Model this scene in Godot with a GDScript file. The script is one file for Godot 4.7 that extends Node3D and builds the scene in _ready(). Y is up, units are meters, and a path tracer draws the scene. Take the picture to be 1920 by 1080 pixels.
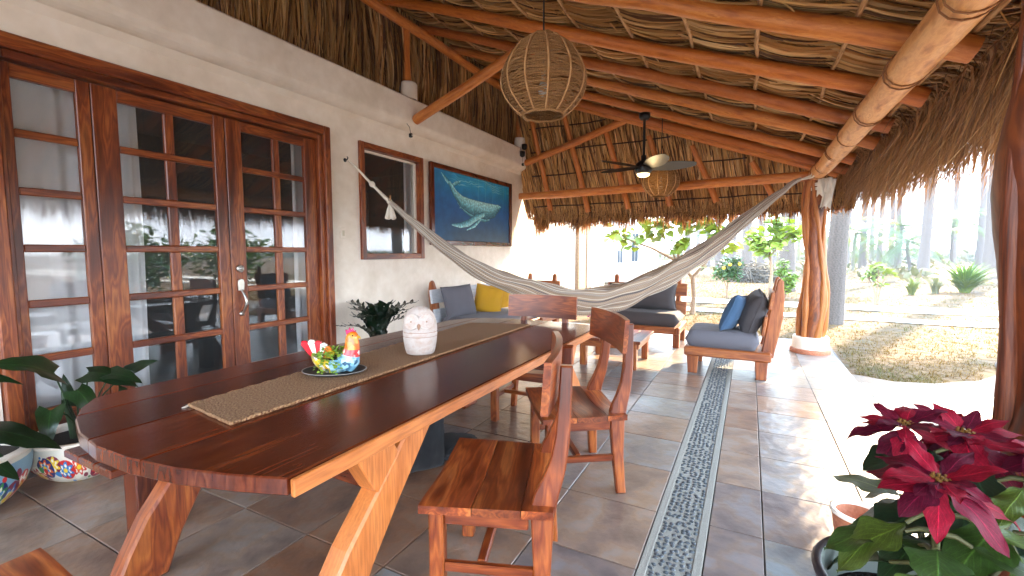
extends Node3D

var rng := RandomNumberGenerator.new()
var M := {}
var wood_cache := {}
var used := {}
var wn := FastNoiseLite.new()

# ------------------------------------------------------------------ geometry builder
class G:
	var st := SurfaceTool.new()
	func _init():
		st.begin(Mesh.PRIMITIVE_TRIANGLES)
		st.set_smooth_group(-1)
	func smooth(on: bool) -> G:
		st.set_smooth_group(0 if on else -1)
		return self
	func tri(a: Vector3, b: Vector3, c: Vector3, ua := Vector2.ZERO, ub := Vector2.ZERO, uc := Vector2.ZERO):
		st.set_uv(ua); st.add_vertex(a)
		st.set_uv(uc); st.add_vertex(c)
		st.set_uv(ub); st.add_vertex(b)
	func quad(a: Vector3, b: Vector3, c: Vector3, d: Vector3, ua := Vector2.ZERO, ub := Vector2.ZERO, uc := Vector2.ZERO, ud := Vector2.ZERO):
		tri(a, b, c, ua, ub, uc)
		tri(a, c, d, ua, uc, ud)
	# chamfered box
	func box(c: Vector3, s: Vector3, bev := 0.004, B := Basis.IDENTITY) -> G:
		var h := s * 0.5
		bev = minf(bev, minf(h.x, minf(h.y, h.z)) * 0.7)
		var ins := h - Vector3(bev, bev, bev)
		var P := func(ax: int, sx: float, sy: float, sz: float) -> Vector3:
			var v := Vector3(sx * ins.x, sy * ins.y, sz * ins.z)
			if ax == 0: v.x = sx * h.x
			elif ax == 1: v.y = sy * h.y
			else: v.z = sz * h.z
			return c + B * v
		var face := func(pts: Array):
			var n: Vector3 = (pts[1] - pts[0]).cross(pts[2] - pts[0])
			var m := Vector3.ZERO
			for p in pts: m += p
			m /= pts.size()
			if n.dot(m - c) < 0.0: pts.reverse()
			if pts.size() == 4: quad(pts[0], pts[1], pts[2], pts[3])
			else: tri(pts[0], pts[1], pts[2])
		for s1 in [-1.0, 1.0]:
			face.call([P.call(0, s1, -1, -1), P.call(0, s1, 1, -1), P.call(0, s1, 1, 1), P.call(0, s1, -1, 1)])
			face.call([P.call(1, -1, s1, -1), P.call(1, 1, s1, -1), P.call(1, 1, s1, 1), P.call(1, -1, s1, 1)])
			face.call([P.call(2, -1, -1, s1), P.call(2, 1, -1, s1), P.call(2, 1, 1, s1), P.call(2, -1, 1, s1)])
			for s2 in [-1.0, 1.0]:
				face.call([P.call(0, s1, s2, -1), P.call(0, s1, s2, 1), P.call(1, s1, s2, 1), P.call(1, s1, s2, -1)])
				face.call([P.call(0, s1, -1, s2), P.call(0, s1, 1, s2), P.call(2, s1, 1, s2), P.call(2, s1, -1, s2)])
				face.call([P.call(1, -1, s1, s2), P.call(1, 1, s1, s2), P.call(2, 1, s1, s2), P.call(2, -1, s1, s2)])
				for s3 in [-1.0, 1.0]:
					face.call([P.call(0, s1, s2, s3), P.call(1, s1, s2, s3), P.call(2, s1, s2, s3)])
		return self
	# tube through points, radii per point, uv: u round, v metres along
	func tube(pts: Array, rad: Array, sides := 8, cap := true, lump := 0.0, seed_ := 0.0, squash := 1.0) -> G:
		var n := pts.size()
		var rings := []
		var side := Vector3.ZERO
		var len_ := 0.0
		var lens := []
		for i in n:
			var t: Vector3 = (pts[mini(i + 1, n - 1)] - pts[maxi(i - 1, 0)]).normalized()
			if i == 0:
				side = t.cross(Vector3.UP if absf(t.y) < 0.9 else Vector3.RIGHT).normalized()
			else:
				side = (side - t * side.dot(t)).normalized()
				len_ += (pts[i] - pts[i - 1]).length()
			lens.append(len_)
			var up := side.cross(t)
			var ring := []
			for j in sides:
				var a := TAU * j / sides
				var r: float = rad[mini(i, rad.size() - 1)]
				if lump > 0.0:
					r *= 1.0 + lump * (sin(a * 2.0 + seed_ + i * 0.7) + 0.6 * sin(a * 3.0 - seed_ * 2.0 + i * 1.3))
				ring.append(pts[i] + (side * cos(a) * squash + up * sin(a)) * r)
			rings.append(ring)
		smooth(true)
		for i in n - 1:
			for j in sides:
				var k := (j + 1) % sides
				var u0 := float(j) / sides
				var u1 := float(j + 1) / sides
				quad(rings[i][k], rings[i][j], rings[i + 1][j], rings[i + 1][k], Vector2(u1, lens[i]), Vector2(u0, lens[i]), Vector2(u0, lens[i + 1]), Vector2(u1, lens[i + 1]))
		if cap:
			smooth(false)
			for e in [0, n - 1]:
				var c: Vector3 = pts[e]
				for j in sides:
					var k := (j + 1) % sides
					if e == 0: tri(c, rings[0][j], rings[0][k])
					else: tri(c, rings[e][k], rings[e][j])
		return self
	# lathe about y; profile array of Vector2(r, y) from bottom up
	func lathe(prof: Array, sides := 24, at := Vector3.ZERO, B := Basis.IDENTITY, ripple := 0.0) -> G:
		smooth(true)
		var n := prof.size()
		for i in n - 1:
			for j in sides:
				var a0 := TAU * j / sides
				var a1 := TAU * (j + 1) / sides
				var p := func(k: int, a: float) -> Vector3:
					var r: float = prof[k].x * (1.0 + ripple * sin(a * 3.0 + k))
					return at + B * Vector3(cos(a) * r, prof[k].y, sin(a) * r)
				var u0 := float(j) / sides
				var u1 := float(j + 1) / sides
				var v0 := float(i) / (n - 1)
				var v1 := float(i + 1) / (n - 1)
				quad(p.call(i, a1), p.call(i, a0), p.call(i + 1, a0), p.call(i + 1, a1), Vector2(u1, v0), Vector2(u0, v0), Vector2(u0, v1), Vector2(u1, v1))
		return self
	# prism: polygon (ccw seen from +Z of B) extruded along B.z from -th/2 to th/2, chamfered
	func prism(poly: Array, th: float, at := Vector3.ZERO, B := Basis.IDENTITY, bev := 0.004) -> G:
		var n := poly.size()
		var area := 0.0
		for i in n:
			var a: Vector2 = poly[i]
			var b: Vector2 = poly[(i + 1) % n]
			area += a.cross(b)
		var pl := poly.duplicate()
		if area < 0: pl.reverse()
		var ins := []
		for i in n:
			var e0: Vector2 = (pl[i] - pl[(i + n - 1) % n]).normalized()
			var e1: Vector2 = (pl[(i + 1) % n] - pl[i]).normalized()
			var n0 := Vector2(-e0.y, e0.x)
			var n1 := Vector2(-e1.y, e1.x)
			var m := (n0 + n1).normalized()
			ins.append(pl[i] + m * bev / maxf(0.5, m.dot(n0)))
		var tri_i := Geometry2D.triangulate_polygon(PackedVector2Array(ins))
		var h := th * 0.5
		var X := func(p: Vector2, z: float) -> Vector3: return at + B * Vector3(p.x, p.y, z)
		smooth(false)
		for i in range(0, tri_i.size(), 3):
			var a: Vector2 = ins[tri_i[i]]
			var b: Vector2 = ins[tri_i[i + 1]]
			var c: Vector2 = ins[tri_i[i + 2]]
			if (b - a).cross(c - a) < 0:
				var tmp := b
				b = c
				c = tmp
			tri(X.call(a, h), X.call(b, h), X.call(c, h))
			tri(X.call(a, -h), X.call(c, -h), X.call(b, -h))
		for i in n:
			var k := (i + 1) % n
			quad(X.call(pl[i], -h + bev), X.call(pl[k], -h + bev), X.call(pl[k], h - bev), X.call(pl[i], h - bev))
			quad(X.call(pl[i], h - bev), X.call(pl[k], h - bev), X.call(ins[k], h), X.call(ins[i], h))
			quad(X.call(ins[i], -h), X.call(ins[k], -h), X.call(pl[k], -h + bev), X.call(pl[i], -h + bev))
		return self
	# grid surface from a function f(u,v)->Vector3
	func sheet(f: Callable, nu: int, nv: int, closed_u := false) -> G:
		smooth(true)
		for i in nu:
			for j in nv:
				var u0 := float(i) / nu
				var u1 := float(i + 1) / nu
				var v0 := float(j) / nv
				var v1 := float(j + 1) / nv
				if closed_u and i == nu - 1:
					quad(f.call(u0, v0), f.call(0.0, v0), f.call(0.0, v1), f.call(u0, v1), Vector2(u0, v0), Vector2(u1, v0), Vector2(u1, v1), Vector2(u0, v1))
				else:
					quad(f.call(u0, v0), f.call(u1, v0), f.call(u1, v1), f.call(u0, v1), Vector2(u0, v0), Vector2(u1, v0), Vector2(u1, v1), Vector2(u0, v1))
		return self
	# soft cushion in local xy (width x, height y), thickness z
	func pillow(w: float, hgt: float, t: float, at := Vector3.ZERO, B := Basis.IDENTITY, pinch := 0.06, boxy := 2.5, wrinkle := 0.0) -> G:
		for s in [-1.0, 1.0]:
			var f := func(u: float, v: float) -> Vector3:
				var x := u * 2.0 - 1.0
				var y := v * 2.0 - 1.0
				if s < 0: x = -x
				var k := (1.0 - pow(absf(x), boxy)) * (1.0 - pow(absf(y), boxy))
				var z: float = s * t * 0.5 * pow(maxf(k, 0.0), 0.45)
				var px := x * (1.0 - pinch * (1.0 - y * y) * absf(x))
				var py := y * (1.0 - pinch * (1.0 - x * x) * absf(y))
				z += wrinkle * sin(x * 9.0 + y * 4.0 + s) * sin(y * 6.0 - x * 3.0) * maxf(k, 0.0)
				return at + B * Vector3(px * w * 0.5, py * hgt * 0.5, z)
			sheet(f, 18, 18)
		return self
	func mesh() -> ArrayMesh:
		st.generate_normals()
		return st.commit()

# ------------------------------------------------------------------ scene helpers
func numbered(n: String) -> String:
	if not used.has(n):
		used[n] = 0
		return n
	used[n] += 1
	return "%s_%03d" % [n, used[n]]

func part(called: String, mesh: Mesh, m: Material, parent: Node3D, at := Transform3D.IDENTITY) -> MeshInstance3D:
	var o := MeshInstance3D.new()
	var c := 0
	var nm := called
	while parent.has_node(nm):
		c += 1
		nm = "%s_%03d" % [called, c]
	o.name = nm
	o.mesh = mesh
	o.material_override = m
	o.transform = at
	parent.add_child(o, true)
	return o

var part_count := {}
func fastpart(called: String, mesh: Mesh, m: Material, parent: Node3D, at := Transform3D.IDENTITY) -> MeshInstance3D:
	var key := str(parent.get_instance_id()) + called
	var c: int = part_count.get(key, 0)
	part_count[key] = c + 1
	var o := MeshInstance3D.new()
	o.name = called if c == 0 else "%s_%03d" % [called, c]
	o.mesh = mesh
	o.material_override = m
	o.transform = at
	parent.add_child(o, true)
	return o

func tag(o: Node3D, label: String, category: String, group := "") -> Node3D:
	o.set_meta("label", label)
	o.set_meta("category", category)
	if group: o.set_meta("group", group)
	return o

func thing(called: String, label: String, category: String, at := Vector3.ZERO, turn := 0.0, group := "") -> Node3D:
	var o := Node3D.new()
	o.name = numbered(called)
	add_child(o, true)
	o.position = at
	o.rotation.y = turn
	tag(o, label, category, group)
	return o

func single(called: String, mesh: Mesh, m: Material, label: String, category: String, at := Transform3D.IDENTITY, group := "") -> MeshInstance3D:
	var o := MeshInstance3D.new()
	o.name = numbered(called)
	o.mesh = mesh
	o.material_override = m
	o.transform = at
	add_child(o, true)
	tag(o, label, category, group)
	return o

func struct(called: String, mesh: Mesh, m: Material, at := Transform3D.IDENTITY) -> MeshInstance3D:
	var o := MeshInstance3D.new()
	o.name = numbered(called)
	o.mesh = mesh
	o.material_override = m
	o.transform = at
	add_child(o, true)
	o.set_meta("kind", "structure")
	return o

func many(called: String, mesh: Mesh, m: Material, tf: Array, col: Array, parent: Node3D = self) -> MultiMeshInstance3D:
	var mm := MultiMesh.new()
	mm.transform_format = MultiMesh.TRANSFORM_3D
	mm.use_colors = true
	mm.mesh = mesh
	mm.instance_count = tf.size()
	for i in tf.size():
		mm.set_instance_transform(i, tf[i])
		mm.set_instance_color(i, col[i] if i < col.size() else Color.WHITE)
	var o := MultiMeshInstance3D.new()
	o.name = called if parent != self else numbered(called)
	o.multimesh = mm
	o.material_override = m
	parent.add_child(o, true)
	o.set_meta("kind", "stuff")
	return o

func copy(o: Node3D, label: String, at: Vector3, turn := 0.0, group := "") -> Node3D:
	var c: Node3D = o.duplicate()
	c.name = numbered(o.name)
	add_child(c, true)
	c.position = at
	c.rotation.y = turn
	c.set_meta("label", label)
	if group: c.set_meta("group", group)
	return c

# ------------------------------------------------------------------ materials
func ntex(seed_: int, freq: float, ramp: Array, oct := 4, warp := 0.0, type := FastNoiseLite.TYPE_SIMPLEX_SMOOTH, size := 512) -> NoiseTexture2D:
	var n := FastNoiseLite.new()
	n.noise_type = type
	n.seed = seed_
	n.frequency = freq
	n.fractal_octaves = oct
	n.fractal_type = FastNoiseLite.FRACTAL_FBM if oct > 1 else FastNoiseLite.FRACTAL_NONE
	if warp > 0.0:
		n.domain_warp_enabled = true
		n.domain_warp_amplitude = warp
		n.domain_warp_frequency = freq * 1.5
	var t := NoiseTexture2D.new()
	t.width = size
	t.height = size
	t.seamless = true
	t.noise = n
	if ramp.size() > 0:
		var g := Gradient.new()
		var off := PackedFloat32Array()
		var cs := PackedColorArray()
		for r in ramp:
			off.append(r[0])
			cs.append(r[1])
		g.offsets = off
		g.colors = cs
		t.color_ramp = g
	return t

func mat(col: Color, rough := 0.8, metal := 0.0) -> StandardMaterial3D:
	var m := StandardMaterial3D.new()
	m.albedo_color = col
	m.roughness = rough
	m.metallic = metal
	return m

func tmat(tex: Texture2D, rough: float, scale_: Vector3, world := false, bump: Texture2D = null, bscale := 0.0) -> StandardMaterial3D:
	var m := StandardMaterial3D.new()
	m.albedo_texture = tex
	m.roughness = rough
	m.uv1_triplanar = true
	m.uv1_world_triplanar = world
	m.uv1_triplanar_sharpness = 6.0
	m.uv1_scale = scale_
	if bump:
		m.heightmap_enabled = true
		m.heightmap_texture = bump
		m.heightmap_scale = bscale
	return m

var wood_tex := {}
func wood(kind: String, axis: String, vary := 0) -> StandardMaterial3D:
	var key := "%s%s%d" % [kind, axis, vary]
	if wood_cache.has(key): return wood_cache[key]
	var tint: Color = {"table": Color(1.0, 0.94, 0.84), "edge": Color(0.97, 0.85, 0.72), "chair": Color(1.0, 0.92, 0.8), "door": Color(1, 0.94, 0.82), "pale": Color(1, 1, 1), "bluish": Color(1, 1, 1)}.get(kind, Color.WHITE)
	var src: String = {"table": "dark", "chair": "mid", "door": "mid", "edge": "light", "pale": "light", "bench": "dark", "lounge": "mid2"}.get(kind, "mid")
	if not wood_tex.has(src):
		var r: Array
		if src == "dark":
			r = [[0.0, Color("3f190c")], [0.25, Color("552614")], [0.38, Color("66301a")], [0.44, Color("4a1d0f")], [0.5, Color("5c2a17")], [0.57, Color("6c3720")], [0.63, Color("4d1f10")], [0.75, Color("602d18")], [1.0, Color("733d23")]]
		elif src == "mid":
			r = [[0.0, Color("4a1f0e")], [0.28, Color("6a3118")], [0.4, Color("8a4a26")], [0.46, Color("6b2f16")], [0.54, Color("9c5a30")], [0.62, Color("7a3b1d")], [0.75, Color("a8683a")], [1.0, Color("5e2a14")]]
		elif src == "mid2":
			r = [[0.0, Color("6a3216")], [0.3, Color("8c4a22")], [0.42, Color("a05c2d")], [0.5, Color("8f4c24")], [0.6, Color("ab6833")], [1.0, Color("7a3d1b")]]
		else:
			r = [[0.0, Color("ad6f3f")], [0.35, Color("bc7d49")], [0.47, Color("c58853")], [0.52, Color("ba7b47")], [0.62, Color("c88c58")], [1.0, Color("ab6c3c")]]
		wood_tex[src] = ntex(11 + src.length(), 0.0055, r, 3, 22.0)
	if not wood_tex.has("pore"):
		wood_tex["pore"] = ntex(5, 0.03, [[0.0, Color(0.80, 0.78, 0.76)], [0.45, Color(0.95, 0.94, 0.93)], [0.6, Color.WHITE], [1.0, Color(1, 1, 1)]], 4)
		wood_tex["poreb"] = ntex(5, 0.03, [], 4)
	var s := Vector3(2.6, 2.6, 2.6)
	var s2 := Vector3(5, 5, 5)
	if axis == "x": s.x = 0.32; s2.x = 0.4
	elif axis == "y": s.y = 0.32; s2.y = 0.4
	else:
		s.z = 0.32
		s2.z = 0.4
		if kind == "table":
			s.y = 0.5
			s2.y = 1.2
	var m := tmat(wood_tex[src], {"table": 0.22, "edge": 0.4, "chair": 0.33, "door": 0.36}.get(kind, 0.42), s)
	m.albedo_color = tint
	m.detail_enabled = true
	m.detail_albedo = wood_tex["pore"]
	m.detail_blend_mode = BaseMaterial3D.BLEND_MODE_MUL
	m.detail_uv_layer = BaseMaterial3D.DETAIL_UV_2
	m.uv2_triplanar = true
	m.uv2_scale = s2
	m.heightmap_enabled = true
	m.heightmap_texture = wood_tex["poreb"]
	m.heightmap_scale = 0.02
	m.uv1_offset = Vector3(rng.randf(), rng.randf(), rng.randf()) * 3.0
	if vary > 0:
		var k := 1.0 + 0.12 * sin(vary * 2.4)
		m.albedo_color = Color(tint.r * k, tint.g * k, tint.b * k)
	wood_cache[key] = m
	return m

func logmat(key: String, ramp: Array, vs := 0.45, rough := 0.5) -> StandardMaterial3D:
	var m := StandardMaterial3D.new()
	m.albedo_texture = ntex(key.length() * 7, 0.014, ramp, 5, 12.0)
	m.roughness = rough
	m.uv1_scale = Vector3(1.0, vs, 1.0)
	m.heightmap_enabled = true
	m.heightmap_texture = wood_tex["poreb"]
	m.heightmap_scale = 0.12
	return m

func make_materials():
	wood("table", "z")
	M.log = logmat("log", [[0.0, Color("9a5220")], [0.3, Color("b86a2a")], [0.5, Color("c67834")], [0.62, Color("bb6d2d")], [0.8, Color("cf853e")], [1.0, Color("a5591f")]])
	M.plate = logmat("plate", [[0.0, Color("8f5526")], [0.3, Color("bf7f44")], [0.5, Color("d69a5c")], [0.65, Color("c78a4e")], [0.85, Color("dba266")], [1.0, Color("a0642f")]])
	M.pillar = logmat("pillarw", [[0.0, Color("3a1a09")], [0.3, Color("633011")], [0.45, Color("8a481c")], [0.55, Color("6e3613")], [0.7, Color("985624")], [1.0, Color("53260d")]], 0.3)
	M.rootwood = logmat("root", [[0.0, Color("8a4c1c")], [0.4, Color("ad692c")], [0.6, Color("a05d24")], [1.0, Color("bd8042")]], 0.4)
	M.stick = logmat("stickx", [[0.0, Color("8a6038")], [0.5, Color("b98a58")], [1.0, Color("cda476")]], 1.0, 0.8)
	M.darkstick = mat(Color("3b1c10"), 0.8)
	var pl := ntex(31, 0.02, [[0.0, Color("e4d9c9")], [0.5, Color("ebe0d1")], [1.0, Color("f0e7da")]], 5)
	M.plaster = tmat(pl, 0.85, Vector3(0.6, 0.6, 0.6), true, ntex(32, 0.02, [], 5), 0.12)
	M.plaster.detail_enabled = true
	M.plaster.detail_albedo = ntex(34, 0.008, [[0.0, Color(0.94, 0.93, 0.91)], [0.42, Color(0.985, 0.98, 0.975)], [0.6, Color(1, 1, 1)], [1.0, Color(1, 1, 1)]], 5, 30.0)
	M.plaster.detail_blend_mode = BaseMaterial3D.BLEND_MODE_MUL
	M.plaster.detail_uv_layer = BaseMaterial3D.DETAIL_UV_2
	M.plaster.uv2_triplanar = true
	M.plaster.uv2_world_triplanar = true
	M.plaster.uv2_scale = Vector3(0.35, 0.35, 0.35)
	M.white = tmat(pl, 0.8, Vector3(0.8, 0.8, 0.8), true, ntex(33, 0.05, [], 4), 0.3)
	M.white.albedo_color = Color(1.0, 1.0, 1.0)
	M.tiletex = ntex(41, 0.009, [[0.0, Color("6f635e")], [0.28, Color("7d716b")], [0.42, Color("887a72")], [0.5, Color("89786b")], [0.58, Color("918074")], [0.72, Color("8c8581")], [1.0, Color("9b8b81")]], 5, 20.0)
	M.tilebump = ntex(42, 0.03, [], 5)
	M.tiles = []
	for i in 8:
		var m := tmat(M.tiletex, 0.3, Vector3(0.75, 0.75, 0.75), true, M.tilebump, 0.22)
		m.uv1_offset = Vector3(i * 0.37, i * 0.61, i * 0.23)
		m.albedo_color = [Color(0.95, 0.98, 1.0), Color(0.88, 0.88, 0.9), Color(0.98, 0.88, 0.8), Color(0.86, 0.95, 1.0), Color(0.95, 0.78, 0.66), Color(0.80, 0.86, 0.92), Color(1, 0.95, 0.9), Color(0.9, 0.78, 0.7)][i]  # bluish entries carry sky reflection in the tile colour
		M.tiles.append(m)
	M.grout = mat(Color("55504d"), 0.9)
	M.mortar = tmat(ntex(45, 0.12, [[0.0, Color("726f68")], [0.4, Color("9e9b91")], [0.6, Color("b4b1a7")], [1.0, Color("85827a")]], 3), 0.9, Vector3(4, 4, 4), true, ntex(46, 0.15, [], 3), 0.9)
	M.pebble = tmat(ntex(47, 0.03, [[0.0, Color("2e3338")], [0.5, Color("444b50")], [1.0, Color("656a6e")]], 3), 0.45, Vector3(5, 5, 5), true)
	M.concrete = tmat(ntex(48, 0.02, [[0.0, Color("b5ada2")], [0.5, Color("c9c1b5")], [1.0, Color("d6cfc4")]], 5), 0.85, Vector3(0.5, 0.5, 0.5), true, M.tilebump, 0.3)
	M.ground = tmat(ntex(51, 0.02, [[0.0, Color("33280e")], [0.35, Color("4b3412")], [0.5, Color("563c15")], [0.65, Color("4e3613")], [1.0, Color("393010")]], 5, 15.0), 0.95, Vector3(0.12, 0.12, 0.12), true, ntex(52, 0.08, [], 5), 3.0)
	M.metal = mat(Color("b9b6ae"), 0.28, 1.0)
	M.black = mat(Color("151414"), 0.5)
	M.darkmetal = mat(Color("1d1c1c"), 0.4, 0.3)
	var gl := mat(Color(0.9, 0.95, 0.95, 0.012), 0.02)
	gl.transparency = BaseMaterial3D.TRANSPARENCY_ALPHA
	gl.metallic_specular = 0.72
	M.glass = gl
	M.curtain = mat(Color("dfe4e8"), 0.9)
	M.curtain.backlight_enabled = true
	M.curtain.backlight = Color(0.4, 0.4, 0.42)
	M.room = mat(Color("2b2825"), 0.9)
	var th := mat(Color.WHITE, 0.75)
	th.vertex_color_use_as_albedo = true
	th.backlight_enabled = true
	th.backlight = Color(0.5, 0.35, 0.17)
	M.thatch = th
	M.thatchback = tmat(ntex(61, 0.05, [[0.0, Color("3a2411")], [0.5, Color("6b4a26")], [1.0, Color("8f6a3b")]], 4), 0.95, Vector3(1, 1, 1), true)
	var lf := mat(Color.WHITE, 0.45)
	lf.vertex_color_use_as_albedo = true
	lf.backlight_enabled = true
	lf.backlight = Color(0.55, 0.6, 0.3)
	M.leaf = lf
	var gr := mat(Color.WHITE, 0.8)
	gr.vertex_color_use_as_albedo = true
	gr.backlight_enabled = true
	gr.backlight = Color(0.85, 0.8, 0.5)
	M.grass = gr
	M.palmtrunk = tmat(ntex(71, 0.03, [[0.0, Color("4b433c")], [0.5, Color("6b625b")], [1.0, Color("847a71")]], 4), 0.9, Vector3(1.2, 4.0, 1.2), true, ntex(72, 0.05, [], 3), 2.0)
	M.bark = tmat(ntex(73, 0.04, [[0.0, Color("5b4a38")], [0.5, Color("86705a")], [1.0, Color("a8937c")]], 4), 0.9, Vector3(3, 1, 3), true)
	var fb := ntex(81, 0.12, [[0.0, Color(0.82, 0.82, 0.82)], [1.0, Color(1, 1, 1)]], 4)
	var fbb := ntex(82, 0.2, [], 3)
	for d in [["graycloth", Color("6b6a72")], ["charcloth", Color("4b4749")], ["bluecloth", Color("3f5f80")], ["yellowcloth", Color("d9a520")], ["paledeck", Color("7d7d86")], ["blackcloth", Color("16171b")]]:
		var m := tmat(fb, 0.9, Vector3(3, 3, 3), false, fbb, 0.12)
		m.albedo_color = d[1]
		m.rim_enabled = true
		m.rim = 0.35
		M[d[0]] = m
	M.painted_sheen = tmat(ntex(86, 0.02, [[0.0, Color("a9aeb6")], [0.5, Color("bcc1c8")], [1.0, Color("cdd1d6")]], 4), 0.5, Vector3(0.5, 3, 3))  # pale slat colour stands in for bright gloss on brown wood
	M.terracotta = tmat(ntex(83, 0.03, [[0.0, Color("8c5138")], [0.5, Color("a9684a")], [1.0, Color("bd7f5f")]], 4), 0.8, Vector3(3, 3, 3))
	M.soil = tmat(ntex(84, 0.1, [[0.0, Color("17110c")], [1.0, Color("352619")]], 4), 1.0, Vector3(4, 4, 4), false, ntex(85, 0.1, [], 3), 2.0)
	M.rope = mat(Color("d8d0c2"), 0.9)

# ------------------------------------------------------------------ entry
func _ready():
	rng.seed = 20240
	wn.seed = 9
	wn.frequency = 1.0
	var cam := Camera3D.new()
	cam.name = "camera"
	cam.fov = 64.855
	cam.near = 0.05
	cam.far = 900.0
	cam.position = Vector3(0, 1.35, 0)
	cam.rotation = Vector3(deg_to_rad(-4.507), deg_to_rad(27.613), 0)
	cam.current = true
	add_child(cam)
	var we := WorldEnvironment.new()
	we.name = "world"
	var env := Environment.new()
	env.background_mode = Environment.BG_SKY
	var sky := Sky.new()
	var sm := ProceduralSkyMaterial.new()
	sm.sky_top_color = Color(0.74, 0.86, 0.98)
	sm.sky_horizon_color = Color(0.97, 0.98, 1.0)
	sm.sky_curve = 0.25
	sm.ground_bottom_color = Color(0.5, 0.46, 0.38)
	sm.ground_horizon_color = Color(0.8, 0.8, 0.78)
	sm.sky_energy_multiplier = 1.0
	sm.sun_angle_max = 20.0
	sky.sky_material = sm
	env.sky = sky
	env.background_energy_multiplier = 1.8
	env.tonemap_mode = Environment.TONE_MAPPER_LINEAR
	env.tonemap_exposure = 8.5
	env.sdfgi_enabled = true
	env.ssao_enabled = true
	env.ssil_enabled = true
	env.fog_enabled = true
	env.fog_density = 0.0016
	env.fog_light_color = Color(0.86, 0.91, 0.98)
	we.environment = env
	add_child(we)
	var sun := DirectionalLight3D.new()
	sun.name = "sun"
	sun.light_energy = 1.4
	sun.light_color = Color(1.0, 0.89, 0.72)
	sun.light_angular_distance = 0.5
	sun.shadow_enabled = true
	sun.basis = Basis.looking_at(Vector3(-0.61, -1.0, 1.53).normalized(), Vector3.UP)
	add_child(sun)

	make_materials()
	ground_and_floor()
	house()
	roof()
	pillars()
	table_set()
	chairs()
	lounge()
	hammock()
	ceiling_things()
	wall_things()
	potted_plants()
	poinsettia()
	garden()

# ------------------------------------------------------------------ ground and floor
func box_mesh(s: Vector3, bev := 0.004) -> ArrayMesh:
	return G.new().box(Vector3.ZERO, s, bev).mesh()

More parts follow.
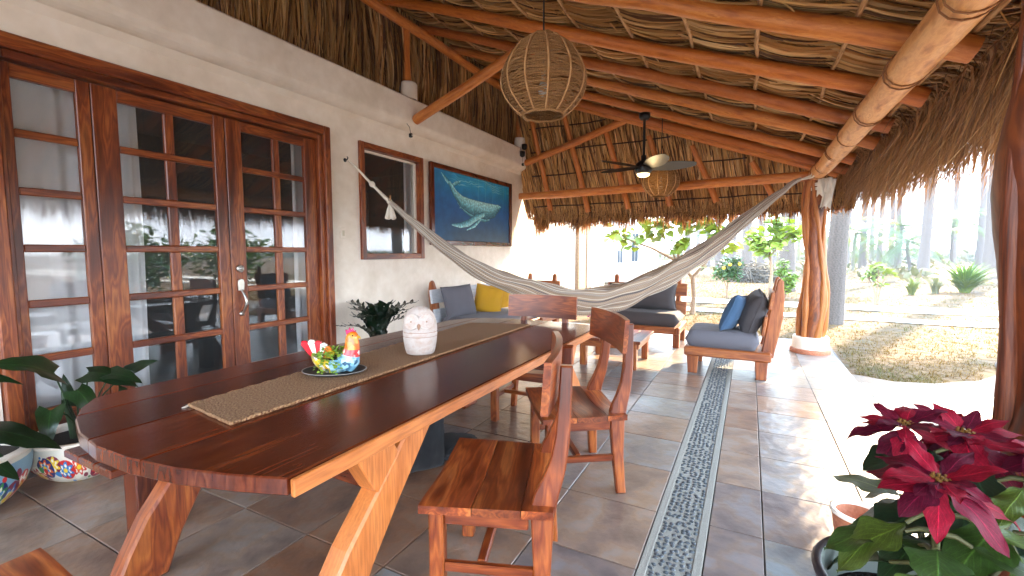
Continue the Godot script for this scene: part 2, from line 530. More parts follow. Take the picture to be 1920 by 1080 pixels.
func ground_and_floor():
	var g := G.new()
	var f := func(u: float, v: float) -> Vector3:
		var x := -260.0 + 520.0 * u
		var z := -400.0 + 460.0 * v
		var far := clampf((-z - 12.0) / 20.0, 0.0, 1.0)
		return Vector3(x, -0.05 + far * 0.10 * wn.get_noise_2d(x * 0.12, z * 0.12), z)
	var h := func(u: float, v: float) -> Vector3: return f.call(u, 1.0 - v)
	g.sheet(h, 130, 115)
	struct("ground", g.mesh(), M.ground)
	# dry sand worn paths across the lawn
	for p in [[-14.1, 1.7, "garden_path"], [-11.75, 0.85, "garden_path"]]:
		var gp := G.new()
		var z0: float = p[0]
		var wd: float = p[1]
		gp.sheet(func(u: float, v: float) -> Vector3:
			var x := -2.0 + 44.0 * u
			return Vector3(x, -0.03, z0 + (0.5 - v) * -1.0 * wd * (0.8 + 0.3 * wn.get_noise_1d(x * 0.7 + v * 9.0)) + 0.1 * wn.get_noise_1d(x * 0.3)), 60, 2)
		struct(p[2], gp.mesh(), M.concrete)
	# slab under the tiles
	var slab := G.new()
	slab.prism([Vector2(-4.0, 3.6), Vector2(-4.0, -8.35), Vector2(1.10, -8.35), Vector2(1.06, -6.2), Vector2(1.4, -6.05), Vector2(1.75, -6.15), Vector2(2.2, -6.5), Vector2(2.55, -7.0), Vector2(2.75, -7.7), Vector2(7.5, -7.9), Vector2(7.5, 3.6)], 0.2, Vector3(0, -0.112, 0), Basis(Vector3(1, 0, 0), Vector3(0, 0, 1), Vector3(0, -1, 0)), 0.01)
	var fl := struct("porch_floor", slab.mesh(), M.grout)
	# tiles, one by one
	var meshes := {}
	var cols := []
	for k in 8: cols.append([-0.38 - 0.485 * (k + 1), -0.38 - 0.485 * k])
	cols[7][0] = -3.995
	cols.append([-0.13, 0.106])
	for k in 5: cols.append([0.106 + 0.485 * k, 0.106 + 0.485 * (k + 1)])
	for ci in cols.size():
		for r in 21:
			var z1 := -2.36 + 0.4875 * (r - 12) + 0.4875
			var z0 := z1 - 0.4875
			var x0: float = cols[ci][0]
			var x1: float = cols[ci][1]
			if x1 > 1.1 and (z0 < -5.9 or z1 > 1.5): continue
			if z1 > 1.6: continue
			if x1 > 1.0 and z0 < -6.0: x1 = 1.05
			var w := x1 - x0 - 0.006
			var key := "%.3f" % w
			if not meshes.has(key):
				meshes[key] = box_mesh(Vector3(w, 0.014, 0.4815), 0.0025)
			var at := Transform3D(Basis.from_euler(Vector3(rng.randfn() * 0.0006, 0, rng.randfn() * 0.0006)), Vector3((x0 + x1) / 2, -0.007, (z0 + z1) / 2))
			fastpart("tile", meshes[key], M.tiles[[0, 1, 3, 5, 3, 0, 6, 2][rng.randi() % 8] if x0 > -1.4 or rng.randf() < 0.3 else [2, 4, 6, 7][rng.randi() % 4]], fl, at)  # bluer tiles toward the garden stand in for reflected sky
	# pebble strip
	var b := G.new()
	b.box(Vector3(-0.255, -0.0085, -3.35), Vector3(0.246, 0.011, 9.96), 0.002)
	var strip := part("pebble_strip", b.mesh(), M.mortar, fl)
	var e := G.new()
	for s in [-1, 1]:
		e.box(Vector3(-0.255 + s * 0.104, -0.0015, -3.35), Vector3(0.036, 0.007, 9.95), 0.002)
	part("strip_border", e.mesh(), M.mortar, fl)
	var pm := []
	for i in 4:
		var pg := G.new()
		var pr := []
		for k in 6:
			var a := PI * 0.5 * k / 5.0
			pr.append(Vector2(cos(a), sin(a)))
		pr[5] = Vector2(0.001, 1.0)
		pg.lathe(pr, 7, Vector3.ZERO, Basis.IDENTITY, 0.10 + 0.03 * i)
		pm.append(pg.mesh())
	var tf := []
	var spots := []
	var z := -1.55
	while z > -7.0:
		for k in 6:
			if rng.randf() < 0.07: continue
			spots.append(Vector2(-0.255 - 0.07 + 0.028 * k + rng.randf_range(-0.006, 0.006), z + rng.randf_range(-0.009, 0.009)))
		z -= 0.031
	for i in spots.size():
		var s: Vector2 = spots[i]
		var t := Transform3D(Basis(Vector3.UP, rng.randf() * TAU) * Basis.from_scale(Vector3(rng.randf_range(0.0095, 0.0125), 0.006, rng.randf_range(0.0115, 0.015))), Vector3(s.x, -0.004, s.y))
		if i < 290: fastpart("pebble", pm[i % 4], M.pebble, fl, t)
		else: tf.append(t)
	var o := many("pebbles", pm[1], M.pebble, tf, [], fl)
	var gb := thing("gravel_bed", "small dark edged gravel bed let into the white paving behind the poinsettia", "gravel bed", Vector3(1.42, 0, -4.62))
	var ge := G.new()
	for sgn in [-1, 1]:
		ge.box(Vector3(0, 0.005, sgn * 0.13), Vector3(0.62, 0.03, 0.03), 0.006)
		ge.box(Vector3(sgn * 0.295, 0.0045, 0), Vector3(0.03, 0.029, 0.228), 0.006)
	part("edging", ge.mesh(), M.darkmetal, gb)
	part("gravel", G.new().box(Vector3(0, 0.003, 0), Vector3(0.56, 0.014, 0.23), 0.002).mesh(), M.mortar, gb)
	# short dry grass on the lawn
	var blade := G.new()
	for k in 5:
		var a := k * 1.9
		var d := Vector3(cos(a), 0, sin(a))
		var n := Vector3(-d.z, 0, d.x)
		var base := d * 0.03 * (k % 3)
		blade.tri(base - n * 0.006, base + n * 0.006, base + d * 0.05 + Vector3(0, 0.09 - 0.01 * k, 0))
	var bm := blade.mesh()
	var gt := []
	var gc := []
	for i in 46000:
		var dd := pow(rng.randf(), 2.0)
		var zz := -6.1 - dd * 38.0
		var xx := rng.randf_range(-3.0, 4.0 + -zz * 0.75)
		if zz > -8.45 and xx < 1.15: continue
		if zz > -8.2 and xx > 2.75: continue
		if Vector2(xx, zz).distance_to(Vector2(1.1, -6.1)) < 0.25: continue
		if zz > -6.6 and xx > 1.95: continue
		if zz > -7.2 and xx > 2.4: continue
		if absf(zz + 14.1) < 0.7 or absf(zz + 11.75) < 0.33: continue
		var pv := wn.get_noise_2d(xx * 0.35, zz * 0.35)
		if zz < -10.0 and rng.randf() > 0.75 + pv: continue
		var s := rng.randf_range(0.3, 0.75) * (1.0 + -zz * 0.03)
		gt.append(Transform3D(Basis(Vector3.UP, rng.randf() * TAU).scaled(Vector3(s, s * rng.randf_range(0.35, 0.9), s)), Vector3(xx, -0.05, zz)))
		var green := clampf(0.22 + pv * 1.5 + rng.randfn() * 0.15, 0.0, 1.0)
		if zz > -15.5 and zz < -14.8: green = 0.9
		gc.append(Color(0.165, 0.10, 0.03).lerp(Color(0.10, 0.095, 0.025), green) * rng.randf_range(0.8, 1.2))
	many("dry_grass", bm, M.grass, gt, gc)

# ------------------------------------------------------------------ house
func house():
	var W := thing("house_wall", "long cream plastered house wall with a rounded ring beam above the doors", "wall", Vector3(-4.0, 0, -3.3))
	var off := Vector3(4.0, 0, 3.3)
	var g := G.new()
	var seg := func(z0: float, z1: float, y0: float, y1: float):
		g.box(off + Vector3(-4.1, (y0 + y1) / 2, (z0 + z1) / 2), Vector3(0.2, y1 - y0, absf(z1 - z0)), 0.0)
	seg.call(3.6, -0.95, 0, 2.95)
	seg.call(-0.95, -3.44, 2.665, 2.95)
	seg.call(-3.44, -3.86, 0, 2.95)
	seg.call(-3.86, -4.995, 0, 1.265)
	seg.call(-3.86, -4.995, 2.62, 2.95)
	seg.call(-4.995, -9.12, 0, 2.95)
	g.box(off + Vector3(-4.1, 3.13, -2.76), Vector3(0.2, 0.36, 12.72), 0.0)
	part("plaster_face", g.mesh(), M.plaster, W)
	var rb := G.new()
	var pf := [Vector2(-3.999, 3.28), Vector2(-3.84, 3.28), Vector2(-3.82, 3.26), Vector2(-3.82, 2.99)]
	for k in 7:
		var a := PI * 0.5 * k / 6.0
		pf.append(Vector2(-3.82 - 0.07 * (1 - cos(a)) - 0.109 * sin(a) * 0.6 * (k / 6.0), 2.99 - 0.10 * sin(a)))
	pf.append(Vector2(-3.999, 2.84))
	rb.prism(pf, 12.72, off + Vector3(0, 0, -2.76), Basis.IDENTITY, 0.003)
	part("ring_beam", rb.mesh(), M.plaster, W)
	for zz in [1.6, -1.52, -4.66, -7.82]:
		var sg := G.new()
		sg.lathe([Vector2(0.115, 0), Vector2(0.115, 0.19), Vector2(0.105, 0.21), Vector2(0.001, 0.212)], 20, off + Vector3(-3.93, 3.28, zz))
		part("column_stub", sg.mesh(), M.plaster, W)
		var pg := G.new()
		pg.tube([off + Vector3(-3.94, 3.48, zz), off + Vector3(-3.96, 3.8, zz), off + Vector3(-3.95, 4.15, zz)], [0.06, 0.055, 0.055], 9, true, 0.06, zz)
		part("post", pg.mesh(), M.log, W)
	# room behind the glass, closed all round
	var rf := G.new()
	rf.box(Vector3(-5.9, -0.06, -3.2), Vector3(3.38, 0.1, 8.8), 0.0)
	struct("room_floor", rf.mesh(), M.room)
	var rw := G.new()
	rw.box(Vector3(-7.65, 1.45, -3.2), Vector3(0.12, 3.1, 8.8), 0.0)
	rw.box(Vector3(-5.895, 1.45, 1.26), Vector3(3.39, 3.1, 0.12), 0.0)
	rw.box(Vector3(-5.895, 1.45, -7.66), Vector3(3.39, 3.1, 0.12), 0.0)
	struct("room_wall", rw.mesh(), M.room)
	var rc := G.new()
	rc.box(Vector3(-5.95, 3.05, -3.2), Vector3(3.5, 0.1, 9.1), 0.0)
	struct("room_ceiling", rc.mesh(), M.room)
	door_set(off)
	# window
	var wt := thing("window", "square wooden framed window with dark glass beside the whale painting", "window", Vector3(-4.0, 1.265, -4.43))
	var wo := -wt.position
	var fr := wood("door", "y")
	var frz := wood("door", "z")
	for s in [[-3.895, 0.07], [-4.96, 0.07]]:
		part("frame_post", G.new().box(wo + Vector3(-4.03, 1.9425, s[0]), Vector3(0.13, 1.355, s[1]), 0.006).mesh(), fr, wt)
	for y in [1.3, 2.585]:
		part("frame_rail", G.new().box(wo + Vector3(-4.032, y, -4.4275), Vector3(0.126, 0.07, 0.99), 0.006).mesh(), frz, wt)
	part("sash", G.new().box(wo + Vector3(-4.055, 1.94, -4.905), Vector3(0.03, 1.2, 0.035), 0.003).box(wo + Vector3(-4.055, 2.535, -4.42), Vector3(0.03, 0.025, 0.94), 0.003).mesh(), M.white, wt)
	part("pane", G.new().box(wo + Vector3(-4.075, 1.93, -4.41), Vector3(0.006, 1.19, 0.955), 0.0).mesh(), M.glass, wt)
	curtain("window_curtain", "pale curtain drawn to the right side behind the small window", -4.3, -4.97, -5.4, 0.9, 2.75, 0.035)

func curtain(called: String, label: String, x: float, z0: float, z1: float, y0: float, y1: float, amp: float):
	var g := G.new()
	var n := int(absf(z1 - z0) / 0.012)
	g.sheet(func(u: float, v: float) -> Vector3:
		var zz := lerpf(z0, z1, u)
		var k := sin(u * absf(z1 - z0) * 42.0 + sin(u * 9.0)) * amp * (0.55 + 0.45 * (1.0 - v))
		return Vector3(x + k - 0.0, lerpf(y0, y1, v), zz + 0.015 * sin(v * 5.0 + u * 20.0) * (1.0 - v)), n, 6)
	single(called, g.mesh(), M.curtain, label, "curtain")

func door_set(off: Vector3):
	var D := thing("glazed_door_set", "wide wooden double door and sidelight glazed with small panes", "door", Vector3(-4.0, 0, -2.2))
	var o := -D.position
	var wy := wood("door", "y")
	var wz := wood("door", "z")
	# frame
	for z in [-0.995, -3.40]:
		part("jamb", G.new().box(o + Vector3(-4.03, 1.3285, z), Vector3(0.16, 2.657, 0.078), 0.008).mesh(), wy, D)
	for z in [-1.045, -3.335, ]:
		part("jamb_stop", G.new().box(o + Vector3(-4.05, 1.28, z), Vector3(0.13, 2.56, 0.03 if z > -2 else 0.052), 0.005).mesh(), wy, D)
	part("head", G.new().box(o + Vector3(-4.032, 2.611, -2.198), Vector3(0.164, 0.088, 2.32), 0.008).mesh(), wz, D)
	part("head_stop", G.new().box(o + Vector3(-4.052, 2.54, -2.19), Vector3(0.13, 0.05, 2.235), 0.006).mesh(), wz, D)
	part("sill", G.new().box(o + Vector3(-4.06, 0.012, -2.19), Vector3(0.16, 0.022, 2.3), 0.004).mesh(), wz, D)
	var leafs := [
		["sidelight", -1.063, -1.49, [[-1.11, -1.415]]],
		["door_leaf", -1.494, -2.385, [[-1.64, -1.93], [-2.0, -2.295]]],
		["door_leaf", -2.392, -3.308, [[-2.53, -2.83], [-2.9, -3.17]]]]
	for L in leafs:
		var za: float = L[1]
		var zb: float = L[2]
		var cols: Array = L[3]
		var x := -4.055
		var th := 0.045
		var st := G.new()
		# the two stiles are the leaf's own mesh; rails, muntins and panes are its pieces
		st.box(o + Vector3(x, 1.262, (za + cols[0][0]) / 2), Vector3(th, 2.486, za - cols[0][0]), 0.005)
		st.box(o + Vector3(x, 1.262, (zb + cols[-1][1]) / 2), Vector3(th, 2.486, cols[-1][1] - zb), 0.005)
		var leaf := part(L[0], st.mesh(), wy, D)
		var zi: float = cols[0][0]
		var zo: float = cols[-1][1]
		part("bottom_rail", G.new().box(o + Vector3(x, 0.176, (zi + zo) / 2), Vector3(th - 0.004, 0.31, zi - zo), 0.004).mesh(), wz, leaf)
		part("top_rail", G.new().box(o + Vector3(x, 2.46, (zi + zo) / 2), Vector3(th - 0.004, 0.085, zi - zo), 0.004).mesh(), wz, leaf)
		for k in 5:
			var y := 0.663 + 0.356 * k
			part("muntin", G.new().box(o + Vector3(x, y, (zi + zo) / 2), Vector3(th - 0.008, 0.05, zi - zo), 0.007).mesh(), wz, leaf)
		if cols.size() == 2:
			var zm: float = (cols[0][1] + cols[1][0]) / 2
			for k in 6:
				part("upright_muntin", G.new().box(o + Vector3(x, 0.485 + 0.356 * k, zm), Vector3(th - 0.012, 0.306, cols[0][1] - cols[1][0]), 0.006).mesh(), wy, leaf)
		for c in cols:
			for k in 6:
				var pm := G.new().box(o + Vector3(x - 0.004, 0.485 + 0.356 * k, (c[0] + c[1]) / 2), Vector3(0.005, 0.318, c[0] - c[1] + 0.012), 0.0).mesh()
				part("pane", pm, M.glass, leaf, Transform3D(Basis.IDENTITY, Vector3(0, 0, 0)))
		if za < -2.3:
			# lock, escutcheon and pull handle
			var zh := -2.462
			part("deadbolt", G.new().lathe([Vector2(0.034, 0), Vector2(0.034, 0.012), Vector2(0.026, 0.02), Vector2(0.022, 0.02), Vector2(0.02, 0.012), Vector2(0.012, 0.012), Vector2(0.011, 0.026), Vector2(0.001, 0.027)], 20, o + Vector3(x + th / 2, 1.205, zh), Basis(Vector3(0, 1, 0), Vector3(1, 0, 0), Vector3(0, 0, -1))).mesh(), M.metal, leaf)
			var esc := G.new().prism([Vector2(-0.026, -0.05), Vector2(0.026, -0.05), Vector2(0.03, 0.02), Vector2(0.022, 0.046), Vector2(0, 0.055), Vector2(-0.022, 0.046), Vector2(-0.03, 0.02)], 0.016, o + Vector3(x + th / 2 + 0.008, 1.06, zh), Basis(Vector3(0, 0, -1), Vector3(0, 1, 0), Vector3(1, 0, 0)), 0.004)
			part("escutcheon", esc.mesh(), M.metal, leaf)
			var hp := []
			var hr := []
			for k in 13:
				var t := k / 12.0
				hp.append(o + Vector3(x + th / 2 + 0.008 + 0.05 * sin(PI * t), 1.02 - 0.22 * t, zh - 0.012 * sin(PI * t)))
				hr.append(0.008 + 0.004 * sin(PI * t))
			part("pull_handle", G.new().tube(hp, hr, 8).mesh(), M.metal, leaf)
			part("handle_foot", G.new().lathe([Vector2(0.022, 0), Vector2(0.022, 0.008), Vector2(0.012, 0.014), Vector2(0.001, 0.015)], 16, o + Vector3(x + th / 2, 0.8, zh), Basis(Vector3(0, 1, 0), Vector3(1, 0, 0), Vector3(0, 0, -1))).mesh(), M.metal, leaf)
	curtain("sidelight_curtain", "white curtain hanging behind the whole sidelight left of the doors", -4.22, -1.0, -1.56, 0.03, 2.7, 0.02)
	curtain("door_curtain", "white curtain gathered at the left edge of the left door leaf", -4.25, -1.60, -1.85, 0.03, 2.7, 0.03)
	curtain("door_curtain", "white curtain gathered at the right edge of the right door leaf", -4.25, -3.18, -3.5, 0.03, 2.7, 0.03)

# ------------------------------------------------------------------ roof
func ry(x: float) -> float:
	return 2.53 + 0.377 * (0.75 - x)

func ribbon(mode: int, seed_: int) -> ArrayMesh:
	var r := RandomNumberGenerator.new()
	r.seed = seed_
	var g := G.new()
	var n := 6
	var pts := []
	var p := Vector3.ZERO
	var ang := 0.0
	var k1 := r.randf_range(-0.06, 0.06)
	var k2 := r.randf_range(-0.05, 0.05)
	for i in n + 1:
		var t := float(i) / n
		if mode == 0:
			pts.append(Vector3(t, -sin(PI * t), k1 * sin(PI * t) + k2 * sin(TAU * t)))
		else:
			pts.append(p + Vector3(0, 0, k1 * t * t * 2.0 + k2 * sin(TAU * t)))
			ang = lerpf(0.1, -1.5 - 0.1 * mode, smoothstep(0.0, 0.55 if mode == 1 else 0.8, t))
			p += Vector3(cos(ang), sin(ang), 0) / n
	g.smooth(false)
	for i in n:
		var t0 := float(i) / n
		var t1 := float(i + 1) / n
		var w0 := 0.5 * (0.6 + 0.4 * sin(PI * minf(t0 * 1.6, 1.0))) * (1.0 if t0 < 0.6 else lerpf(1.0, 0.12, (t0 - 0.6) / 0.4))
		var w1 := 0.5 * (0.6 + 0.4 * sin(PI * minf(t1 * 1.6, 1.0))) * (1.0 if t1 < 0.6 else lerpf(1.0, 0.12, (t1 - 0.6) / 0.4))
		var a: Vector3 = pts[i]
		var b: Vector3 = pts[i + 1]
		var tw := Vector3(0, 0, 1)
		var lift := Vector3(0, 0.0, 0)
		lift = Vector3(0, 0.22, 0) if mode == 0 else Vector3(0, 0.012, 0)
		g.quad(a - tw * w0, a + lift, b + lift, b - tw * w1)
		g.quad(a + lift, a + tw * w0, b + tw * w1, b + lift)
	return g.mesh()

func straw(bright := 1.0) -> Color:
	var t := rng.randf()
	var c := Color(0.64, 0.38, 0.13).lerp(Color(0.38, 0.18, 0.05), t)
	var q := rng.randf()
	if q < 0.14: c = Color(0.68, 0.44, 0.19)
	elif q < 0.36: c = Color(0.13, 0.055, 0.018)
	return c * bright * rng.randf_range(0.75, 1.2)

func roof():
	var R := thing("thatched_roof", "palm thatch porch roof on orange log rafters with a ragged hanging fringe", "roof", Vector3(-1.5, 2.3, -3.3))
	var o := -R.position
	var sl := Vector3(1, -0.377, 0).normalized()
	var nrm := Vector3(0.377, 1, 0).normalized()
	# solid body of the thatch
	var bk := G.new()
	bk.prism([Vector2(-4.6, ry(-4.6) + 0.2), Vector2(1.25, ry(1.25) + 0.22), Vector2(1.42, ry(1.42) + 0.36), Vector2(-4.6, ry(-4.6) + 0.55)], 11.95, o + Vector3(0, 0, -2.3), Basis.IDENTITY, 0.01)
	part("thatch_body", bk.mesh(), M.thatchback, R)
	var bk2 := G.new()
	bk2.prism([Vector2(-4.12, 3.25), Vector2(-4.04, 4.5), Vector2(-4.6, 4.6), Vector2(-4.75, 3.25)], 11.5, o + Vector3(0, 0, -2.3), Basis.IDENTITY, 0.01)
	part("thatch_body", bk2.mesh(), M.thatchback, R)
	var bk3 := G.new()
	bk3.prism([Vector2(-3.95, 4.5), Vector2(-4.2, 3.3), Vector2(-3.75, 2.25), Vector2(1.0, 2.25), Vector2(1.0, 2.55), ], 0.2, o + Vector3(0, 0, -8.1), Basis(Vector3(1, 0, 0), Vector3(0, 1, 0.17), Vector3(0, -0.17, 1).normalized()) , 0.01)
	part("thatch_body", bk3.mesh(), M.thatchback, R, Transform3D(Basis.IDENTITY, Vector3(0, 0, -0.62)))
	# rafters
	var logs := []
	for i in 3:
		var lm: StandardMaterial3D = M.log.duplicate()
		lm.albedo_color = [Color(1, 1, 1), Color(0.9, 0.84, 0.8), Color(1, 0.95, 0.86)][i]
		lm.uv1_offset = Vector3(0.3 * i, 0.37 * i, 0)
		logs.append(lm)
	var zs := [-7.62, -7.24, -6.58, -5.7, -5.0, -4.2, -3.35, -2.5, -1.7, -0.9, -0.1, 0.7, 1.5, 2.3, 3.1]
	for i in zs.size():
		var pts := []
		var rad := []
		for k in 13:
			var x := lerpf(1.05 + rng.randf_range(-0.03, 0.03) if k == 12 else 1.05, -4.15, 1.0 - k / 12.0)
			pts.append(o + Vector3(x, ry(x) + 0.02 * wn.get_noise_2d(x * 0.5, i * 7.3), zs[i] + 0.085 * wn.get_noise_2d(x * 0.4 + 50.0, i * 5.1)))
			rad.append(lerpf(0.05, 0.066, k / 12.0) * (1.0 + 0.05 * wn.get_noise_2d(x * 2.0, i * 3.0)))
		part("rafter", G.new().tube(pts, rad, 12, true, 0.035, i * 1.7).mesh(), logs[i % 3], R)
	# ridge log, eave plate log, end log
	var rp := []
	for k in 14: rp.append(o + Vector3(-3.9 + 0.02 * wn.get_noise_1d(k * 0.9), 4.18 + 0.015 * wn.get_noise_1d(k * 1.7 + 9), 3.3 - k * 0.85))
	part("ridge_log", G.new().tube(rp, [0.06], 12, true, 0.03).mesh(), M.log, R)
	var ep := []
	var er := []
	for k in 16:
		ep.append(o + Vector3(0.745 + 0.02 * wn.get_noise_1d(k * 0.8 + 30), 2.375 + 0.012 * wn.get_noise_1d(k * 1.1 + 60), 3.3 - k * 0.706))
		er.append(0.092 + 0.006 * wn.get_noise_1d(k * 1.3 + 80))
	part("eave_log", G.new().tube(ep, er, 16, true, 0.02, 2.0).mesh(), M.plate, R)
	var lp := []
	for k in 12: lp.append(o + Vector3(-3.66 + 4.35 * k / 11.0, 2.335 + 0.03 * k / 11.0 + 0.02 * wn.get_noise_1d(k * 1.1 + 200), -7.3 + 0.02 * wn.get_noise_1d(k + 300)))
	part("end_log", G.new().tube(lp, [0.055, 0.06, 0.066], 12, true, 0.03, 4.0).mesh(), M.log, R)
	var twine := mat(Color("7a4c26"), 0.9)
	# cord lashings round the eave log
	for z in [-7.0, -6.55, -5.72, -5.66, -4.98, -4.24, -4.18, -3.38, -3.32, -2.52, -2.46, -1.7]:
		var lash := []
		for k in 15:
			var a := TAU * k / 14.0
			lash.append(o + Vector3(0.745 + cos(a) * 0.1, 2.378 + sin(a) * 0.1, z + 0.03 * sin(a * 0.5 + z)))
		part("lashing", G.new().tube(lash, [0.0045], 5, false).mesh(), twine, R)
	# thin sticks on the rafters
	var xs := []
	var xx := 1.0
	while xx > -4.0:
		xs.append(xx)
		xx -= 0.5
	for x in xs:
		var pts := []
		for k in 24:
			pts.append(o + Vector3(x + 0.035 * wn.get_noise_2d(k * 0.7, x * 9.0), ry(x) + 0.078 + 0.01 * wn.get_noise_2d(k * 0.8 + 40, x * 5.0), 3.2 - k * 0.478))
		part("purlin_stick", G.new().tube(pts, [0.016, 0.019, 0.014, 0.017], 6, true, 0.05, x).mesh(), M.stick, R)
	# soffit thatch: strands that bow between the sticks
	var rm := []
	for i in 4: rm.append(ribbon(0, 100 + i))
	var tfs := [[], [], [], []]
	var cls := [[], [], [], []]
	for x in xs:
		for layer in 2:
			var z := -8.15
			while z < 3.4:
				z += rng.randf_range(0.008, 0.015)
				var sagw := 0.5 + 0.5 * wn.get_noise_2d(z * 2.2, x * 4.0)
				var L := rng.randf_range(0.56, 0.75) if layer == 0 else rng.randf_range(0.7, 1.1)
				var sag := (0.02 + 0.05 * sagw + rng.randf_range(-0.008, 0.01)) if layer == 0 else rng.randf_range(0.005, 0.03)
				var wd := rng.randf_range(0.012, 0.034) * (1.0 if layer == 0 else 1.5)
				var yaw := 0.12 * wn.get_noise_2d(z * 1.1 + 9.0, x * 3.0) + rng.randfn() * 0.05
				if rng.randf() < 0.03: yaw += rng.randfn() * 0.2
				var B := Basis(sl, nrm, Vector3(0, 0, 1)).rotated(nrm, yaw)
				B = B * Basis(Vector3.RIGHT, rng.randfn() * 0.75)
				B = B * Basis.from_scale(Vector3(L, sag if layer == 0 else sag, wd))
				# keep the bow pointing down whatever the roll
				B.y = -nrm * -sag
				var st := Vector3(x - 0.55 - rng.randf_range(0.0, 0.06), 0, z)
				st.y = ry(st.x) + 0.108 + 0.03 * layer + rng.randf_range(-0.012, 0.03)
				var v := rng.randi() % 4
				tfs[v].append(Transform3D(B, o + st))
				var cb := 1.0 + 0.28 * wn.get_noise_2d(z * 5.0 + 70.0, x * 6.0)
				cls[v].append(straw(cb))
	for i in 900:
		var x := rng.randf_range(-3.6, 1.0)
		var z := rng.randf_range(-8.0, 3.0)
		var B := Basis(sl, nrm, Vector3(0, 0, 1)).rotated(nrm, rng.randfn() * 0.7).rotated(Vector3(0, 0, 1), rng.randfn() * 0.12)
		B = B * Basis.from_scale(Vector3(rng.randf_range(0.2, 0.5), -rng.randf_range(0.02, 0.06), rng.randf_range(0.008, 0.014)))
		tfs[i % 4].append(Transform3D(B, o + Vector3(x, ry(x) + 0.09, z)))
		cls[i % 4].append(straw(1.1))
	for v in 4: many("thatch_strands", rm[v], M.thatch, tfs[v], cls[v], R)
	# thatch screen hanging behind the ridge log
	var dm := []
	for i in 3: dm.append(ribbon(0, 200 + i))
	var t2 := [[], [], []]
	var c2 := [[], [], []]
	for i in 9500:
		var z := rng.randf_range(-8.3, 3.3)
		var clump := floorf(z / 0.11)
		var tilt := 0.20 * wn.get_noise_1d(clump * 7.7) + rng.randfn() * 0.07
		var yt := rng.randf_range(3.9, 4.5)
		var L := minf(rng.randf_range(0.7, 1.35), yt - 3.27)
		var dn := Vector3(0, -1, tilt).normalized()
		var nn := Vector3(1, 0, 0)
		var B := Basis(dn, nn, dn.cross(nn))
		B = B * Basis(Vector3.RIGHT, rng.randfn() * 0.7) * Basis.from_scale(Vector3(L, rng.randf_range(-0.05, 0.05), rng.randf_range(0.015, 0.042)))
		var depth := rng.randf()
		t2[i % 3].append(Transform3D(B, o + Vector3(-4.0 + 0.05 * wn.get_noise_1d(clump * 3.3) - 0.05 * depth + 0.03, yt, z)))
		c2[i % 3].append(straw(0.95 + 0.35 * wn.get_noise_1d(clump * 5.1)) * (Color(0.9, 0.9, 0.9)))
	for v in 3: many("screen_strands", dm[v], M.thatch, t2[v], c2[v], R)
	# end wall thatch
	var t3 := [[], [], []]
	var c3 := [[], [], []]
	for i in 16000:
		var x := rng.randf_range(-3.95, 0.95)
		var top := ry(x) + 0.1
		var y := rng.randf_range(2.35, top) if i % 4 else top
		var L := minf(rng.randf_range(0.45, 0.9), maxf(0.35, y - 1.95))
		var lean := -0.16 + rng.randfn() * 0.05 + 0.1 * wn.get_noise_1d(x * 2.0)
		var dn := Vector3(-lean * -0.6 - 0.0, -1, -0.17).normalized()
		dn = Vector3(0.16 + rng.randfn() * 0.06 + 0.1 * wn.get_noise_1d(x * 3.0), -1, -0.17).normalized()
		var nn := Vector3(0, -0.17, 1).normalized()
		var B := Basis(dn, nn, dn.cross(nn)) * Basis(Vector3.RIGHT, rng.randfn() * 0.4) * Basis.from_scale(Vector3(L, rng.randf_range(-0.03, 0.035), rng.randf_range(0.012, 0.032)))
		t3[i % 3].append(Transform3D(B, o + Vector3(x, y, -8.05 + (y - 2.2) * 0.17 + rng.randf_range(-0.02, 0.03))))
		c3[i % 3].append(straw(1.15 + 0.2 * wn.get_noise_2d(x * 8.0, 3.0)))
	for v in 3: many("end_strands", dm[v], M.thatch, t3[v], c3[v], R)
	# poles and cross sticks of the end wall
	var jk := [[[-3.355, 2.137], [-3.641, 3.80]], [[-2.62, 2.077], [-3.006, 3.80]], [[-1.895, 2.103], [-2.28, 3.50]], [[-1.20, 2.12], [-1.541, 3.26]], [[-0.497, 2.15], [-0.877, 3.04]], [[0.28, 2.2], [-0.024, 2.72]]]
	for j in jk:
		var a := Vector3(j[0][0], j[0][1], -7.98 + (j[0][1] - 2.2) * 0.17)
		var b := Vector3(j[1][0], j[1][1], -7.98 + (j[1][1] - 2.2) * 0.17)
		part("end_pole", G.new().tube([o + a, o + a.lerp(b, 0.35) + Vector3(0.01, 0, 0), o + a.lerp(b, 0.7), o + b], [0.05, 0.048, 0.046, 0.043], 10, true, 0.04, a.x).mesh(), M.log, R)
	for y in [2.22, 2.42, 2.78, 3.2, 3.6]:
		var pts := []
		var x0 := -3.7
		var x1 := minf(0.9, 0.75 - (y - 2.5) / 0.377 - 0.1)
		for k in 16:
			var x := lerpf(x0, x1, k / 15.0)
			pts.append(o + Vector3(x, y + 0.025 * wn.get_noise_2d(x * 1.5, y * 9.0), -8.0 + (y - 2.2) * 0.17))
		part("cross_stick", G.new().tube(pts, [0.012, 0.014, 0.011], 6, true).mesh(), M.darkstick, R)
	# braces from the ring beam
	for b in [[Vector3(-3.82, 3.02, -4.66), Vector3(-2.3, 3.6, -4.66)], [Vector3(-3.82, 3.03, -7.86), Vector3(-1.9, 3.52, -7.66)]]:
		part("brace", G.new().tube([o + b[0] + Vector3(0.0, 0, 0), o + b[0].lerp(b[1], 0.5) + Vector3(0, -0.015, 0), o + b[1]], [0.062, 0.06, 0.06], 12, true, 0.025, b[0].z).mesh(), M.log, R)
	# fringe along the eave and the far end
	var fm := []
	for i in 4: fm.append(ribbon(1 + i % 2, 300 + i))
	var tf := [[], [], [], []]
	var cf := [[], [], [], []]
